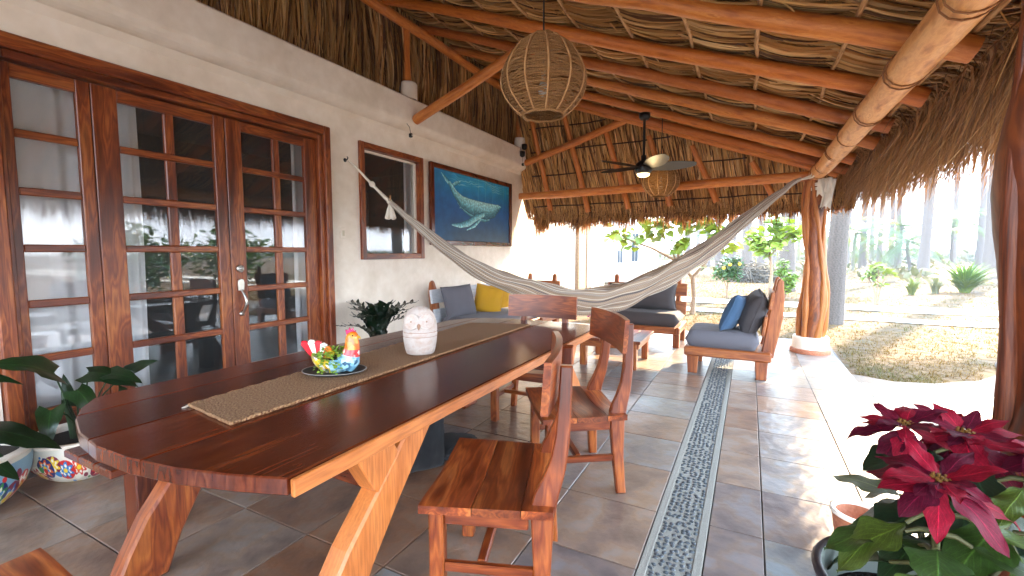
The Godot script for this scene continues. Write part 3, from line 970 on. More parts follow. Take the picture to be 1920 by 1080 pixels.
	for i in 17000:
		var z := rng.randf_range(-8.5, 3.4)
		var clump := floorf(z / 0.14)
		var x := rng.randf_range(0.95, 1.42)
		var L := rng.randf_range(0.5, 0.96) * (1.0 + 0.22 * wn.get_noise_1d(clump * 4.1))
		var yaw := rng.randfn() * 0.28 + 0.3 * wn.get_noise_1d(clump * 2.3)
		var B := Basis(Vector3.UP, yaw) * Basis(Vector3.BACK, -0.15 + rng.randfn() * 0.22)
		B = B * Basis.from_scale(Vector3(L * 0.75, L, rng.randf_range(0.009, 0.028)))
		var y := ry(x) + 0.06 + rng.randf_range(0.0, 0.26)
		tf[i % 4].append(Transform3D(B, o + Vector3(x, y, z)))
		cf[i % 4].append(straw(0.9 + 0.3 * wn.get_noise_1d(clump * 6.1)).lerp(Color(0.46, 0.31, 0.18), 0.35))
	for i in 9000:
		var x := rng.randf_range(-3.72, 1.3)
		var clump := floorf(x / 0.12)
		var L := rng.randf_range(0.5, 0.95) * (1.08 - 0.07 * (x + 3.7)) * (1.0 + 0.35 * wn.get_noise_1d(clump * 4.1 + 33.0))
		var B := Basis(Vector3.UP, PI * 0.5 + rng.randfn() * 0.25) * Basis(Vector3.BACK, -1.15 + rng.randfn() * 0.15) * Basis.from_scale(Vector3(L, L * 0.4, rng.randf_range(0.008, 0.02)))
		tf[i % 4].append(Transform3D(B, o + Vector3(x, 2.3 + rng.randf_range(-0.1, 0.2), -8.0 - rng.randf_range(0.0, 0.12))))
		cf[i % 4].append(straw(0.95 + 0.25 * wn.get_noise_1d(clump * 3.3)))
	for v in 4: many("fringe_strands", fm[v], M.thatch, tf[v], cf[v], R)

# ------------------------------------------------------------------ posts that carry the roof
func pillars():
	var P := thing("root_column", "gnarled orange tree trunk column wrapped in roots on a round white base", "column", Vector3(0.77, 0, -7.25))
	part("brick_foot", G.new().lathe([Vector2(0.235, 0), Vector2(0.24, 0.02), Vector2(0.24, 0.05), Vector2(0.23, 0.06), Vector2(0.001, 0.062)], 26).mesh(), M.terracotta, P)
	part("plinth", G.new().lathe([Vector2(0.212, 0.06), Vector2(0.215, 0.10), Vector2(0.213, 0.2), Vector2(0.205, 0.222), Vector2(0.001, 0.226)], 30).mesh(), M.white, P)
	var pts := []
	var rad := []
	for k in 15:
		var t := k / 14.0
		pts.append(Vector3(0.03 * sin(t * 5.0) - 0.01, 0.22 + 2.07 * t, 0.02 * sin(t * 4.0 + 1.0)))
		rad.append(0.135 - 0.035 * t + 0.02 * sin(t * 9.0))
	part("trunk", G.new().tube(pts, rad, 18, true, 0.09, 1.0).mesh(), M.pillar, P)
	for r in 9:
		var a0 := TAU * r / 9.0 + 0.3 * sin(r * 2.3)
		var rp := []
		var rr := []
		for k in 15:
			var t := k / 14.0
			var a := a0 + 0.75 * sin(t * 4.0 + r * 1.9) * (0.3 + t) * 0.7
			var i := k
			var c: Vector3 = pts[i]
			var R: float = rad[i]
			rp.append(c + Vector3(cos(a), 0, sin(a)) * R * 1.0)
			rr.append((0.036 - 0.012 * t) * (1.0 + 0.25 * sin(k * 1.7 + r)))
		part("clinging_root", G.new().tube(rp, rr, 8, true, 0.08, r).mesh(), M.rootwood, P)
	# near post at the right edge
	var N := thing("trunk_post", "thick reddish tree trunk post with painted shade close by at the right edge", "post", Vector3(0.75, 0, -1.82))
	part("plinth", G.new().lathe([Vector2(0.24, 0.0), Vector2(0.24, 0.2), Vector2(0.23, 0.22), Vector2(0.001, 0.226)], 28).mesh(), M.white, N)
	var np := []
	var nr := []
	for k in 20:
		var t := k / 19.0
		np.append(Vector3(0.035 + 0.03 * sin(t * 6.0), 0.22 + 2.07 * t, 0.02 * cos(t * 5.0)))
		nr.append(0.15 - 0.043 * t + 0.005 * sin(t * 14.0))
	var shaded_pillar: StandardMaterial3D = M.pillar.duplicate()
	shaded_pillar.albedo_color = Color(0.8, 0.72, 0.68)  # darker copy of the pillar wood, the post's shade put into its colour
	part("trunk", G.new().tube(np, nr, 26, true, 0.10, 2.4).mesh(), shaded_pillar, N)
	for r in 5:
		var a0 := 2.0 + r * 1.1
		var rp := []
		var rr := []
		for k in 20:
			var t := k / 19.0
			var a := a0 + 0.25 * sin(t * 5.0 + r)
			rp.append(np[k] + Vector3(cos(a), 0, sin(a)) * nr[k] * 0.93)
			rr.append(0.035 * (1.0 - 0.5 * t))
		part("root_ridge", G.new().tube(rp, rr, 8, true, 0.1, r).mesh(), shaded_pillar, N)

# ------------------------------------------------------------------ dining table and what stands on it
const FLAT := Basis(Vector3(1, 0, 0), Vector3(0, 0, 1), Vector3(0, -1, 0))
const SIDE := Basis(Vector3(0, 0, 1), Vector3(0, 1, 0), Vector3(-1, 0, 0))

func to2(a: PackedVector2Array) -> Array:
	var r := []
	for p in a: r.append(p)
	return r

func table_set():
	var T := thing("dining_table", "long dark red wooden dining table with rounded ends and forked splayed legs", "table", Vector3(-1.65, 0, -2.07))
	var o := Vector3(1.65, 0, 2.07)
	var tw := wood("table", "z")
	var ew := wood("edge", "z")
	var out := PackedVector2Array([Vector2(-1.052, -0.74), Vector2(-1.2, -0.685), Vector2(-1.38, -0.635), Vector2(-1.57, -0.605), Vector2(-1.75, -0.60), Vector2(-1.93, -0.622), Vector2(-2.1, -0.67), Vector2(-2.24, -0.735), Vector2(-2.34, -0.81), Vector2(-2.365, -0.9), Vector2(-2.35, -1.6), Vector2(-2.3, -3.2), Vector2(-2.24, -3.37), Vector2(-2.1, -3.48), Vector2(-1.87, -3.56), Vector2(-1.6, -3.58), Vector2(-1.3, -3.56), Vector2(-1.03, -3.51)])
	var cuts := [-2.6, -2.135, -1.83, -1.515, -1.045]
	for i in 4:
		var a: float = cuts[i] + 0.002
		var b: float = cuts[i + 1] - 0.002
		var st := PackedVector2Array([Vector2(a, 0), Vector2(b, 0), Vector2(b, -5), Vector2(a, -5)])
		var res := Geometry2D.intersect_polygons(out, st)
		if res.size() == 0: continue
		part("plank", G.new().prism(to2(res[0]), 0.05, o + Vector3(0, 0.735 + 0.0004 * (i % 2), 0), FLAT, 0.004).mesh(), wood("table", "z", i + 1), T)
	part("sapwood_edge", G.new().box(o + Vector3(-1.036, 0.7345, -2.125), Vector3(0.016, 0.049, 2.765), 0.003).mesh(), ew, T)
	for s in [-1, 1]:
		part("apron", G.new().box(o + Vector3(-1.68 + 0.47 * s, 0.683, -2.07), Vector3(0.05, 0.05, 1.9), 0.004).mesh(), wood("edge", "z") if s > 0 else tw, T)
	var leg := [Vector2(-0.74, 0), Vector2(-0.80, 0.14), Vector2(-0.87, 0.27), Vector2(-0.97, 0.4), Vector2(-1.08, 0.51), Vector2(-1.19, 0.62), Vector2(-1.27, 0.708), Vector2(-1.43, 0.708), Vector2(-1.32, 0.58), Vector2(-1.2, 0.44), Vector2(-1.08, 0.29), Vector2(-1.0, 0.15), Vector2(-0.94, 0)]
	var blk := [Vector2(-1.0, 0.708), Vector2(-1.175, 0.708), Vector2(-1.225, 0.615), Vector2(-1.19, 0.585), Vector2(-1.12, 0.515), Vector2(-1.09, 0.55)]
	for sx in [-1.135, -2.17]:
		for e in 2:
			var lg := []
			var bl := []
			for p in leg: lg.append(p if e == 0 else Vector2(-4.14 - p.x, p.y))
			for p in blk: bl.append(p if e == 0 else Vector2(-4.14 - p.x, p.y))
			var m := wood("edge", "y") if sx > -1.5 else wood("chair", "y")
			part("leg", G.new().prism(lg, 0.085, o + Vector3(sx, 0, 0), SIDE, 0.009).mesh(), m, T)
			part("leg_bracket", G.new().prism(bl, 0.078, o + Vector3(sx, 0, 0), SIDE, 0.004).mesh(), m, T)
	for z in [-1.17, -2.97]:
		part("cross_board", G.new().box(o + Vector3(-1.655, 0.6, z), Vector3(0.945, 0.2, 0.05), 0.004).mesh(), wood("table", "x"), T)
	# bench behind the table
	var Bn := thing("bench", "slatted dark wooden bench along the door side of the table", "bench", Vector3(-2.5, 0, -2.0))
	var bo := -Bn.position
	for k in 3:
		part("seat_slat", G.new().box(bo + Vector3(-2.35 - 0.15 * k, 0.44, -2.0), Vector3(0.143, 0.035, 2.36), 0.005).mesh(), wood("table", "z"), Bn)
	for z in [-1.02, -2.98]:
		part("leg", G.new().box(bo + Vector3(-2.505, 0.21, z), Vector3(0.12, 0.42, 0.1), 0.006).mesh(), wood("table", "y"), Bn)
		part("foot_board", G.new().box(bo + Vector3(-2.5, 0.405, z), Vector3(0.4, 0.03, 0.08), 0.004).mesh(), wood("table", "x"), Bn)
	# runner
	var rp := []
	var c := [Vector2(-1.545, -0.885), Vector2(-1.875, -0.925), Vector2(-2.01, -3.12), Vector2(-1.55, -3.27)]
	for k in 4:
		var a: Vector2 = c[k]
		var b: Vector2 = c[(k + 1) % 4]
		var n := 60 if k % 2 else 12
		for i in n:
			var t := float(i) / n
			rp.append(a.lerp(b, t) + Vector2(wn.get_noise_1d(k * 90 + i * 0.9), wn.get_noise_1d(k * 50 + i * 0.8 + 500)) * 0.007)
	var rn := G.new().prism(rp, 0.012, Vector3(0, 0.767, 0), FLAT, 0.003)
	# ropes of the edge
	for k in [1, 3]:
		var ep := []
		var a: Vector2 = c[k]
		var b: Vector2 = c[(k + 1) % 4]
		for i in 90:
			var p := a.lerp(b, i / 89.0)
			ep.append(Vector3(p.x + 0.004 * wn.get_noise_1d(i * 0.9 + k * 40), 0.769 + 0.002 * sin(i * 2.0), p.y))
		rn.tube(ep, [0.007], 5)
	var rt := tmat(ntex(91, 0.11, [[0.0, Color("5a3b26")], [0.35, Color("8a6344")], [0.55, Color("aa8058")], [1.0, Color("c89e72")]], 3), 0.95, Vector3(3.2, 1, 1.4), true, ntex(92, 0.12, [], 3), 1.4)
	single("table_runner", rn.mesh(), rt, "woven tan jute runner along the dining table", "table runner")
	var tg := G.new().box(Vector3(-1.885, 0.764, -0.925), Vector3(0.014, 0.002, 0.045), 0.0005, Basis(Vector3.UP, 0.5))
	single("care_tag", tg.mesh(), M.white, "tiny white cloth tag at the near corner of the runner", "tag")
	owl()
	rooster()
	# bag under the table
	var bg := G.new()
	bg.pillow(0.42, 0.36, 0.34, Vector3(-1.83, 0.17, -2.15), Basis(Vector3.UP, 0.9), 0.05, 3.0, 0.02)
	bg.pillow(0.36, 0.12, 0.3, Vector3(-1.72, 0.065, -2.4), Basis(Vector3.UP, 0.5), 0.05, 3.0, 0.02)
	single("bag", bg.mesh(), M.blackcloth, "slumped black bag on the floor under the dining table", "bag")

func owl():
	var face := atan2(1.64 - 0.25, 2.0)
	var O := thing("owl_figure", "whitewashed clay owl with round ringed eyes on the runner", "figurine", Vector3(-1.655, 0.774, -2.03), face)
	var m := tmat(ntex(95, 0.007, [[0.0, Color("bda596")], [0.4, Color("c3b6ae")], [0.6, Color("c8beb7")], [1.0, Color("bba293")]], 4, 25.0), 0.85, Vector3(4, 5, 4), false, ntex(96, 0.1, [], 3), 0.15)
	var line := tmat(ntex(97, 0.05, [[0.0, Color("8f6a55")], [1.0, Color("a98872")]], 2), 0.9, Vector3(4, 4, 4))
	var prof := [Vector2(0.001, 0), Vector2(0.072, 0.0), Vector2(0.079, 0.006), Vector2(0.086, 0.03), Vector2(0.093, 0.07), Vector2(0.0955, 0.095), Vector2(0.0935, 0.10), Vector2(0.0965, 0.105), Vector2(0.0965, 0.122), Vector2(0.094, 0.126), Vector2(0.097, 0.132), Vector2(0.096, 0.16), Vector2(0.091, 0.19), Vector2(0.081, 0.22), Vector2(0.064, 0.245), Vector2(0.04, 0.262), Vector2(0.015, 0.27), Vector2(0.001, 0.271)]
	part("body", G.new().lathe(prof, 36, Vector3.ZERO, Basis.from_scale(Vector3(1.0, 1.0, 0.92))).mesh(), m, O)
	for s in [-1, 1]:
		var a: float = s * 0.47
		var n := Vector3(sin(a), 0.18, cos(a)).normalized()
		var c := Vector3(sin(a) * 0.083, 0.19, cos(a) * 0.078)
		var xx := Vector3.UP.cross(n).normalized()
		var B := Basis(xx, n, xx.cross(n))
		var ring := [Vector2(0.047, -0.012), Vector2(0.047, 0.004), Vector2(0.043, 0.009), Vector2(0.039, 0.007), Vector2(0.037, 0.003), Vector2(0.034, 0.008), Vector2(0.028, 0.0085), Vector2(0.025, 0.004), Vector2(0.022, 0.009), Vector2(0.016, 0.010), Vector2(0.013, 0.004), Vector2(0.010, 0.010), Vector2(0.005, 0.012), Vector2(0.004, 0.006), Vector2(0.0005, 0.006)]
		part("eye", G.new().lathe(ring, 26, c, B).mesh(), m, O)
		part("eye_hole", G.new().lathe([Vector2(0.0055, 0.0105), Vector2(0.0045, 0.0128), Vector2(0.0005, 0.013)], 12, c, B).mesh(), line, O)
	part("beak", G.new().tube([Vector3(0, 0.188, 0.082), Vector3(0, 0.172, 0.098), Vector3(0, 0.155, 0.098), Vector3(0, 0.146, 0.094)], [0.006, 0.010, 0.006, 0.001], 8).mesh(), line, O)
	for y in [0.103, 0.128]:
		var rp := []
		for k in 33:
			var a := TAU * k / 32.0
			rp.append(Vector3(cos(a) * 0.0957, y, sin(a) * 0.0957 * 0.92))
		part("groove_band", G.new().tube(rp, [0.0016], 5, false).mesh(), line, O)
	# folded wings as raised ridges
	for s in [-1, 1]:
		var wp := []
		for k in 9:
			var t := k / 8.0
			var a: float = s * (0.75 + 0.15 * sin(PI * t))
			wp.append(Vector3(sin(a) * 0.092, 0.095 - 0.085 * t, cos(a) * 0.087))
		part("wing_ridge", G.new().tube(wp, [0.0015, 0.003, 0.002], 6).mesh(), m, O)

func cells(seed_: int, cols: Array, size := 256, freq := 0.03) -> NoiseTexture2D:
	var n := FastNoiseLite.new()
	n.noise_type = FastNoiseLite.TYPE_CELLULAR
	n.seed = seed_
	n.frequency = freq
	n.fractal_type = FastNoiseLite.FRACTAL_NONE
	n.cellular_return_type = FastNoiseLite.RETURN_CELL_VALUE
	var t := NoiseTexture2D.new()
	t.width = size
	t.height = size
	t.noise = n
	t.seamless = false
	var g := Gradient.new()
	g.interpolation_mode = Gradient.GRADIENT_INTERPOLATE_CONSTANT
	var off := PackedFloat32Array()
	var cs := PackedColorArray()
	for i in cols.size():
		off.append(float(i) / cols.size())
		cs.append(cols[i])
	g.offsets = off
	g.colors = cs
	t.color_ramp = g
	return t

func rooster():
	var dirx := Vector3(0.886, 0, -0.463)
	var turn := atan2(-dirx.z, dirx.x)
	var pc := Vector3(-1.745, 0.774, -1.50)
	var plate := thing("plate", "flat black oval plate under the rooster planter", "plate", pc, turn)
	part("dish", G.new().lathe([Vector2(0.001, 0.002), Vector2(0.11, 0.002), Vector2(0.14, 0.012), Vector2(0.143, 0.016), Vector2(0.137, 0.0165), Vector2(0.11, 0.008), Vector2(0.001, 0.007)], 40, Vector3.ZERO, Basis.from_scale(Vector3(1.05, 1, 0.8))).mesh(), M.black, plate)
	part("rim", G.new().lathe([Vector2(0.142, 0.0155), Vector2(0.1435, 0.0175), Vector2(0.1395, 0.0185), Vector2(0.138, 0.0165)], 40, Vector3.ZERO, Basis.from_scale(Vector3(1.05, 1, 0.8))).mesh(), mat(Color("8f8a84"), 0.4), plate)
	var R := thing("rooster_planter", "bright painted ceramic rooster planter with red tail and orange neck", "planter", pc + Vector3(0, 0.009, 0), turn)
	var glaze := func(t: Texture2D, sc: float) -> StandardMaterial3D:
		var m := tmat(t, 0.22, Vector3(sc, sc, sc))
		m.clearcoat_enabled = true
		m.clearcoat = 0.4
		return m
	var blue: StandardMaterial3D = glaze.call(cells(7, [Color("8fc3d8"), Color("a8d4e2"), Color("5f9fc0"), Color("b9dde6"), Color("7db6cf"), Color("35607e"), Color("9ccbdb")], 256, 0.05), 5.0)
	var mixm: StandardMaterial3D = glaze.call(cells(8, [Color("d8b62a"), Color("e0c040"), Color("c89a20"), Color("e8e4da"), Color("d8b62a"), Color("33507a"), Color("e0c040")], 256, 0.05), 5.0)
	var body := func(u: float, v: float) -> Vector3:
		var a := TAU * u
		var y := lerpf(0.0, 0.078, v)
		var k := 0.55 + 0.45 * sin(PI * 0.5 * clampf(v * 1.25, 0, 1))
		return Vector3(cos(a) * 0.105 * k, y + (0.012 * cos(a * 2.0) * v), sin(a) * 0.068 * k)
	# front half blue scales, rear half mixed
	part("breast", G.new().sheet(func(u: float, v: float) -> Vector3: return body.call(0.25 - 0.5 * u + 0.0, v), 18, 8).mesh(), blue, R)
	part("rump", G.new().sheet(func(u: float, v: float) -> Vector3: return body.call(0.75 - 0.5 * u, v), 18, 8).mesh(), mixm, R)
	part("soil", G.new().lathe([Vector2(0.001, 0.066), Vector2(0.095, 0.064)], 20, Vector3.ZERO, Basis.from_scale(Vector3(1.05, 1, 0.66))).mesh(), M.soil, R)
	part("chest", G.new().tube([Vector3(0.05, 0.03, 0), Vector3(0.075, 0.06, 0), Vector3(0.083, 0.085, 0)], [0.05, 0.05, 0.04], 16).mesh(), blue, R)
	part("collar", G.new().tube([Vector3(0.08, 0.08, 0), Vector3(0.085, 0.1, 0), Vector3(0.087, 0.112, 0)], [0.043, 0.038, 0.034], 16).mesh(), glaze.call(cells(9, [Color("c8232b"), Color("e8e4da"), Color("c8232b"), Color("d83f3a")], 128, 0.08), 6.0), R)
	part("neck", G.new().tube([Vector3(0.087, 0.108, 0), Vector3(0.088, 0.135, 0), Vector3(0.087, 0.158, 0), Vector3(0.088, 0.175, 0), Vector3(0.086, 0.186, 0), Vector3(0.084, 0.191, 0)], [0.036, 0.033, 0.029, 0.027, 0.019, 0.004], 16).mesh(), glaze.call(cells(10, [Color("e36a16"), Color("f0821e"), Color("e36a16"), Color("f2a23c")], 128, 0.05), 6.0), R)
	part("beak", G.new().tube([Vector3(0.108, 0.168, 0), Vector3(0.122, 0.163, 0), Vector3(0.13, 0.156, 0)], [0.009, 0.006, 0.001], 8).mesh(), mat(Color("d9a22a"), 0.3), R)
	for s in [-1, 1]:
		part("eye", G.new().lathe([Vector2(0.006, 0), Vector2(0.004, 0.003), Vector2(0.0005, 0.004)], 10, Vector3(0.097, 0.173, s * 0.022), Basis(Vector3(1, 0, 0), Vector3(0, 0, s), Vector3(0, -1, 0))).mesh(), M.black, R)
	var comb := [Vector2(0.062, 0.176), Vector2(0.104, 0.182), Vector2(0.108, 0.198), Vector2(0.098, 0.192), Vector2(0.094, 0.210), Vector2(0.084, 0.197), Vector2(0.078, 0.212), Vector2(0.070, 0.195), Vector2(0.058, 0.200)]
	part("comb", G.new().prism(comb, 0.012, Vector3.ZERO, Basis.IDENTITY, 0.003).mesh(), mat(Color("d0356a"), 0.25), R)
	part("wattle", G.new().prism([Vector2(0.106, 0.16), Vector2(0.116, 0.15), Vector2(0.11, 0.135), Vector2(0.102, 0.145)], 0.012, Vector3.ZERO, Basis.IDENTITY, 0.003).mesh(), mat(Color("c8232b"), 0.25), R)
	# tail: a fan of feathers, red with white stripes, then orange and yellow
	var tc := [Color("c8202c"), Color("e9e6dc"), Color("d03038"), Color("e9e6dc"), Color("e0742a"), Color("d8b62a")]
	for k in 6:
		var a0 := 2.25 - 0.24 * k
		var L := 0.142 - 0.013 * k
		var d := Vector2(cos(a0), sin(a0))
		var n := Vector2(-d.y, d.x)
		var root := Vector2(-0.062 + 0.004 * k, 0.035)
		var fe := [root - n * 0.007, root + d * L * 0.55 - n * 0.018, root + d * L * 0.92 - n * 0.016, root + d * L, root + d * L * 0.92 + n * 0.016, root + d * L * 0.55 + n * 0.018, root + n * 0.007]
		part("tail_feather", G.new().prism(fe, 0.016 + 0.001 * k, Vector3(0, 0, 0.0015 * k), Basis.IDENTITY, 0.004).mesh(), mat(tc[k], 0.25), R)
	var lm := leaf_mesh(1.0, 0.9, 0.15, 0.1, 3)
	var tf := []
	var cl := []
	for i in 420:
		var a := rng.randf() * TAU
		var r := sqrt(rng.randf())
		var p := Vector3(-0.012 + cos(a) * r * 0.085, 0.075 + rng.randf() * 0.055 * (1.0 - r * 0.6), sin(a) * r * 0.075)
		if i > 300:
			var k := i % 3
			p = Vector3([-0.03, 0.03, 0.01][k] + rng.randfn() * 0.014, rng.randf_range(0.01, 0.085), 0.07 + rng.randf_range(0.0, 0.03))
			if k == 2: p.z = -p.z
		var B := Basis.from_euler(Vector3(rng.randf_range(-0.8, 0.8), rng.randf() * TAU, rng.randf_range(-0.8, 0.8))).scaled(Vector3.ONE * rng.randf_range(0.010, 0.017))
		tf.append(Transform3D(B, p))
		cl.append(Color(0.13, 0.27, 0.03).lerp(Color(0.3, 0.45, 0.06), rng.randf()))
	var sp := many("trailing_plant", lm, M.leaf, tf, cl, R)
	sp.set_meta("kind", "stuff")

# leaf in local space: stem at origin, along +x, lying in xz, length l, width w
func leaf_mesh(l: float, w: float, fold: float, droop: float, kind := 0, seed_ := 1) -> ArrayMesh:
	var g := G.new()
	var n := 14 if kind == 2 else 8
	var prev := []
	for i in n + 1:
		var t := float(i) / n
		var wd := 0.0
		if kind == 0: wd = pow(sin(PI * pow(t, 0.75)), 0.9)                # lanceolate
		elif kind == 1: wd = pow(maxf(1.0 - t, 0.0), 0.62) * minf(1.0, 0.72 + t * 3.0) * 1.05   # heart
		elif kind == 2:                                                      # poinsettia: toothed bract
			wd = pow(sin(PI * pow(t, 0.85)), 0.8) * (1.0 + 0.24 * sin(t * 15.0 + seed_) * (1.0 - t))
		else: wd = sqrt(maxf(0.0, 1.0 - pow(2.0 * t - 1.0, 2.0)))            # round
		wd *= w * 0.5
		var x := t * l
		if kind == 1: x = -0.16 * l * 0.0 + t * l
		var y := -droop * l * t * t + 0.015 * l * sin(t * 9.0 + seed_)
		var back := 0.0
		if kind == 1: back = -0.2 * l * maxf(0.0, 1.0 - t * 3.0)
		var row := [Vector3(x + back, y + fold * wd * 0.8, -wd), Vector3(x + back * 0.4, y + fold * wd * 0.62, -wd * 0.5), Vector3(x, y, 0), Vector3(x + back * 0.4, y + fold * wd * 0.62, wd * 0.5), Vector3(x + back, y + fold * wd * 0.8, wd)]
		row[0].y += 0.03 * l * sin(t * 14.0 + seed_ * 2.0)
		row[4].y += 0.03 * l * sin(t * 13.0 + seed_ * 3.0 + 1.0)
		if i > 0:
			g.smooth(true)
			for j in 4:
				g.quad(prev[j], prev[j + 1], row[j + 1], row[j], Vector2(j / 4.0, t - 1.0 / n), Vector2((j + 1) / 4.0, t - 1.0 / n), Vector2((j + 1) / 4.0, t), Vector2(j / 4.0, t))
		prev = row
	return g.mesh()

# ------------------------------------------------------------------ dining chairs
func make_chair(label: String) -> Node3D:
	var C := thing("dining_chair", label, "chair")
	var wx := wood("chair", "x")
	var wy := wood("chair", "y")
	var wz := wood("chair", "z")
	# saddled seat of three planks; front is +z
	var zz := [[0.245, 0.055], [0.052, -0.12], [-0.123, -0.235]]
	for q in zz:
		var top := func(x: float) -> float: return 0.452 - 0.016 * cos(x / 0.3 * PI * 0.5) * cos(x / 0.3 * PI * 0.5)
		var w0 = 0.30 - 0.02 * (0.245 - q[0]) / 0.48
		var w1 = 0.30 - 0.02 * (0.245 - q[1]) / 0.48
		var g := G.new()
		g.smooth(true)
		var nn := 12
		for i in nn:
			var a := -1.0 + 2.0 * i / nn
			var b := -1.0 + 2.0 * (i + 1) / nn
			var p := func(s: float, z: float, w: float, dy: float) -> Vector3: return Vector3(s * w, top.call(s * 0.3) + dy, z)
			g.quad(p.call(a, q[0], w0, 0.0), p.call(b, q[0], w0, 0.0), p.call(b, q[1], w1, 0.0), p.call(a, q[1], w1, 0.0))
			g.smooth(false)
			g.quad(p.call(b, q[0], w0, -0.03), p.call(a, q[0], w0, -0.03), p.call(a, q[1], w1, -0.03), p.call(b, q[1], w1, -0.03))
			g.quad(p.call(a, q[0], w0, -0.03), p.call(b, q[0], w0, -0.03), p.call(b, q[0], w0, 0.0), p.call(a, q[0], w0, 0.0))
			g.quad(p.call(b, q[1], w1, -0.03), p.call(a, q[1], w1, -0.03), p.call(a, q[1], w1, 0.0), p.call(b, q[1], w1, 0.0))
			g.smooth(true)
		g.smooth(false)
		for s in [-1, 1]:
			var a := Vector3(s * w0, 0.422, q[0])
			var b := Vector3(s * w1, 0.422, q[1])
			if s > 0: g.quad(a, b, b + Vector3(0, 0.03, 0), a + Vector3(0, 0.03, 0))
			else: g.quad(b, a, a + Vector3(0, 0.03, 0), b + Vector3(0, 0.03, 0))
		part("seat_plank", g.mesh(), wood("chair", "x", 1 + zz.find(q)), C)
	for s in [-1, 1]:
		part("front_leg", G.new().box(Vector3(s * 0.245, 0.211, 0.19), Vector3(0.055, 0.42, 0.055), 0.006).mesh(), wy, C)
		var pp := [Vector2(-0.235, 0), Vector2(-0.185, 0), Vector2(-0.165, 0.2), Vector2(-0.155, 0.36), Vector2(-0.15, 0.44), Vector2(-0.165, 0.49), Vector2(-0.195, 0.55), Vector2(-0.222, 0.62), Vector2(-0.237, 0.7), Vector2(-0.245, 0.82), Vector2(-0.252, 0.95), Vector2(-0.297, 0.95), Vector2(-0.293, 0.8), Vector2(-0.288, 0.68), Vector2(-0.275, 0.58), Vector2(-0.25, 0.48), Vector2(-0.235, 0.4), Vector2(-0.225, 0.2)]
		var B := Basis(Vector3.BACK, s * 0.095)
		part("rear_post", G.new().prism(pp, 0.044, Vector3(s * 0.262, 0.0, 0) , B * SIDE, 0.006).mesh(), wy, C)
		part("side_rail", G.new().box(Vector3(s * 0.24, 0.389, 0.01), Vector3(0.03, 0.055, 0.31), 0.004).mesh(), wz, C)
		part("side_stretcher", G.new().box(Vector3(s * 0.246, 0.2, 0.0), Vector3(0.028, 0.036, 0.33), 0.005).mesh(), wz, C)
	part("front_rail", G.new().box(Vector3(0, 0.389, 0.19), Vector3(0.43, 0.055, 0.03), 0.004).mesh(), wx, C)
	part("rear_rail", G.new().box(Vector3(0, 0.389, -0.19), Vector3(0.42, 0.055, 0.03), 0.004).mesh(), wx, C)
	part("cross_stretcher", G.new().box(Vector3(0, 0.205, 0.03), Vector3(0.465, 0.03, 0.035), 0.005).mesh(), wx, C)
	# curved backrest board in front of the posts
	var g := G.new()
	var bf := func(u: float, v: float, k: float) -> Vector3:
		var x := lerpf(-0.305, 0.305, u)
		var bow := 0.028 * (x / 0.305) * (x / 0.305)
		return Vector3(x, lerpf(0.80, 0.985, v) + (0.006 * (1.0 - (x / 0.305) * (x / 0.305)) if v > 0.5 else 0.0), -0.243 - 0.012 * v + bow + k)
	g.sheet(func(u: float, v: float) -> Vector3: return bf.call(u, v, 0.026), 14, 2)
	g.sheet(func(u: float, v: float) -> Vector3: return bf.call(1.0 - u, v, 0.0), 14, 2)
	g.smooth(false)
	for i in 14:
		var a := i / 14.0
		var b := (i + 1) / 14.0
		g.quad(bf.call(a, 1.0, 0.026), bf.call(b, 1.0, 0.026), bf.call(b, 1.0, 0.0), bf.call(a, 1.0, 0.0))
		g.quad(bf.call(a, 0.0, 0.0), bf.call(b, 0.0, 0.0), bf.call(b, 0.0, 0.026), bf.call(a, 0.0, 0.026))
	g.quad(bf.call(0, 0, 0.0), bf.call(0, 0, 0.026), bf.call(0, 1, 0.026), bf.call(0, 1, 0.0))
	g.quad(bf.call(1, 0, 0.026), bf.call(1, 0, 0.0), bf.call(1, 1, 0.0), bf.call(1, 1, 0.026))
	part("backrest", g.mesh(), wx, C)
	return C

func chairs():
	var C := make_chair("wooden dining chair nearest the viewer, its whole seat in view")
	C.position = Vector3(-0.885, 0, -1.58)
	C.rotation.y = atan2(-0.94, 0.34)
	copy(C, "second dining chair from the viewer, its saddled seat and open curved back showing", Vector3(-0.92, 0, -2.56), atan2(-0.82, 0.57), "dining chairs round the table")
	C.set_meta("group", "dining chairs round the table")
	copy(C, "dining chair at the far end of the table with its backrest towards the sofas", Vector3(-1.53, 0, -3.28), 0.05, "dining chairs round the table")
	copy(C, "dining chair with only a seat corner in view at the lower left", Vector3(-1.585, 0, -0.255), PI, "dining chairs round the table")

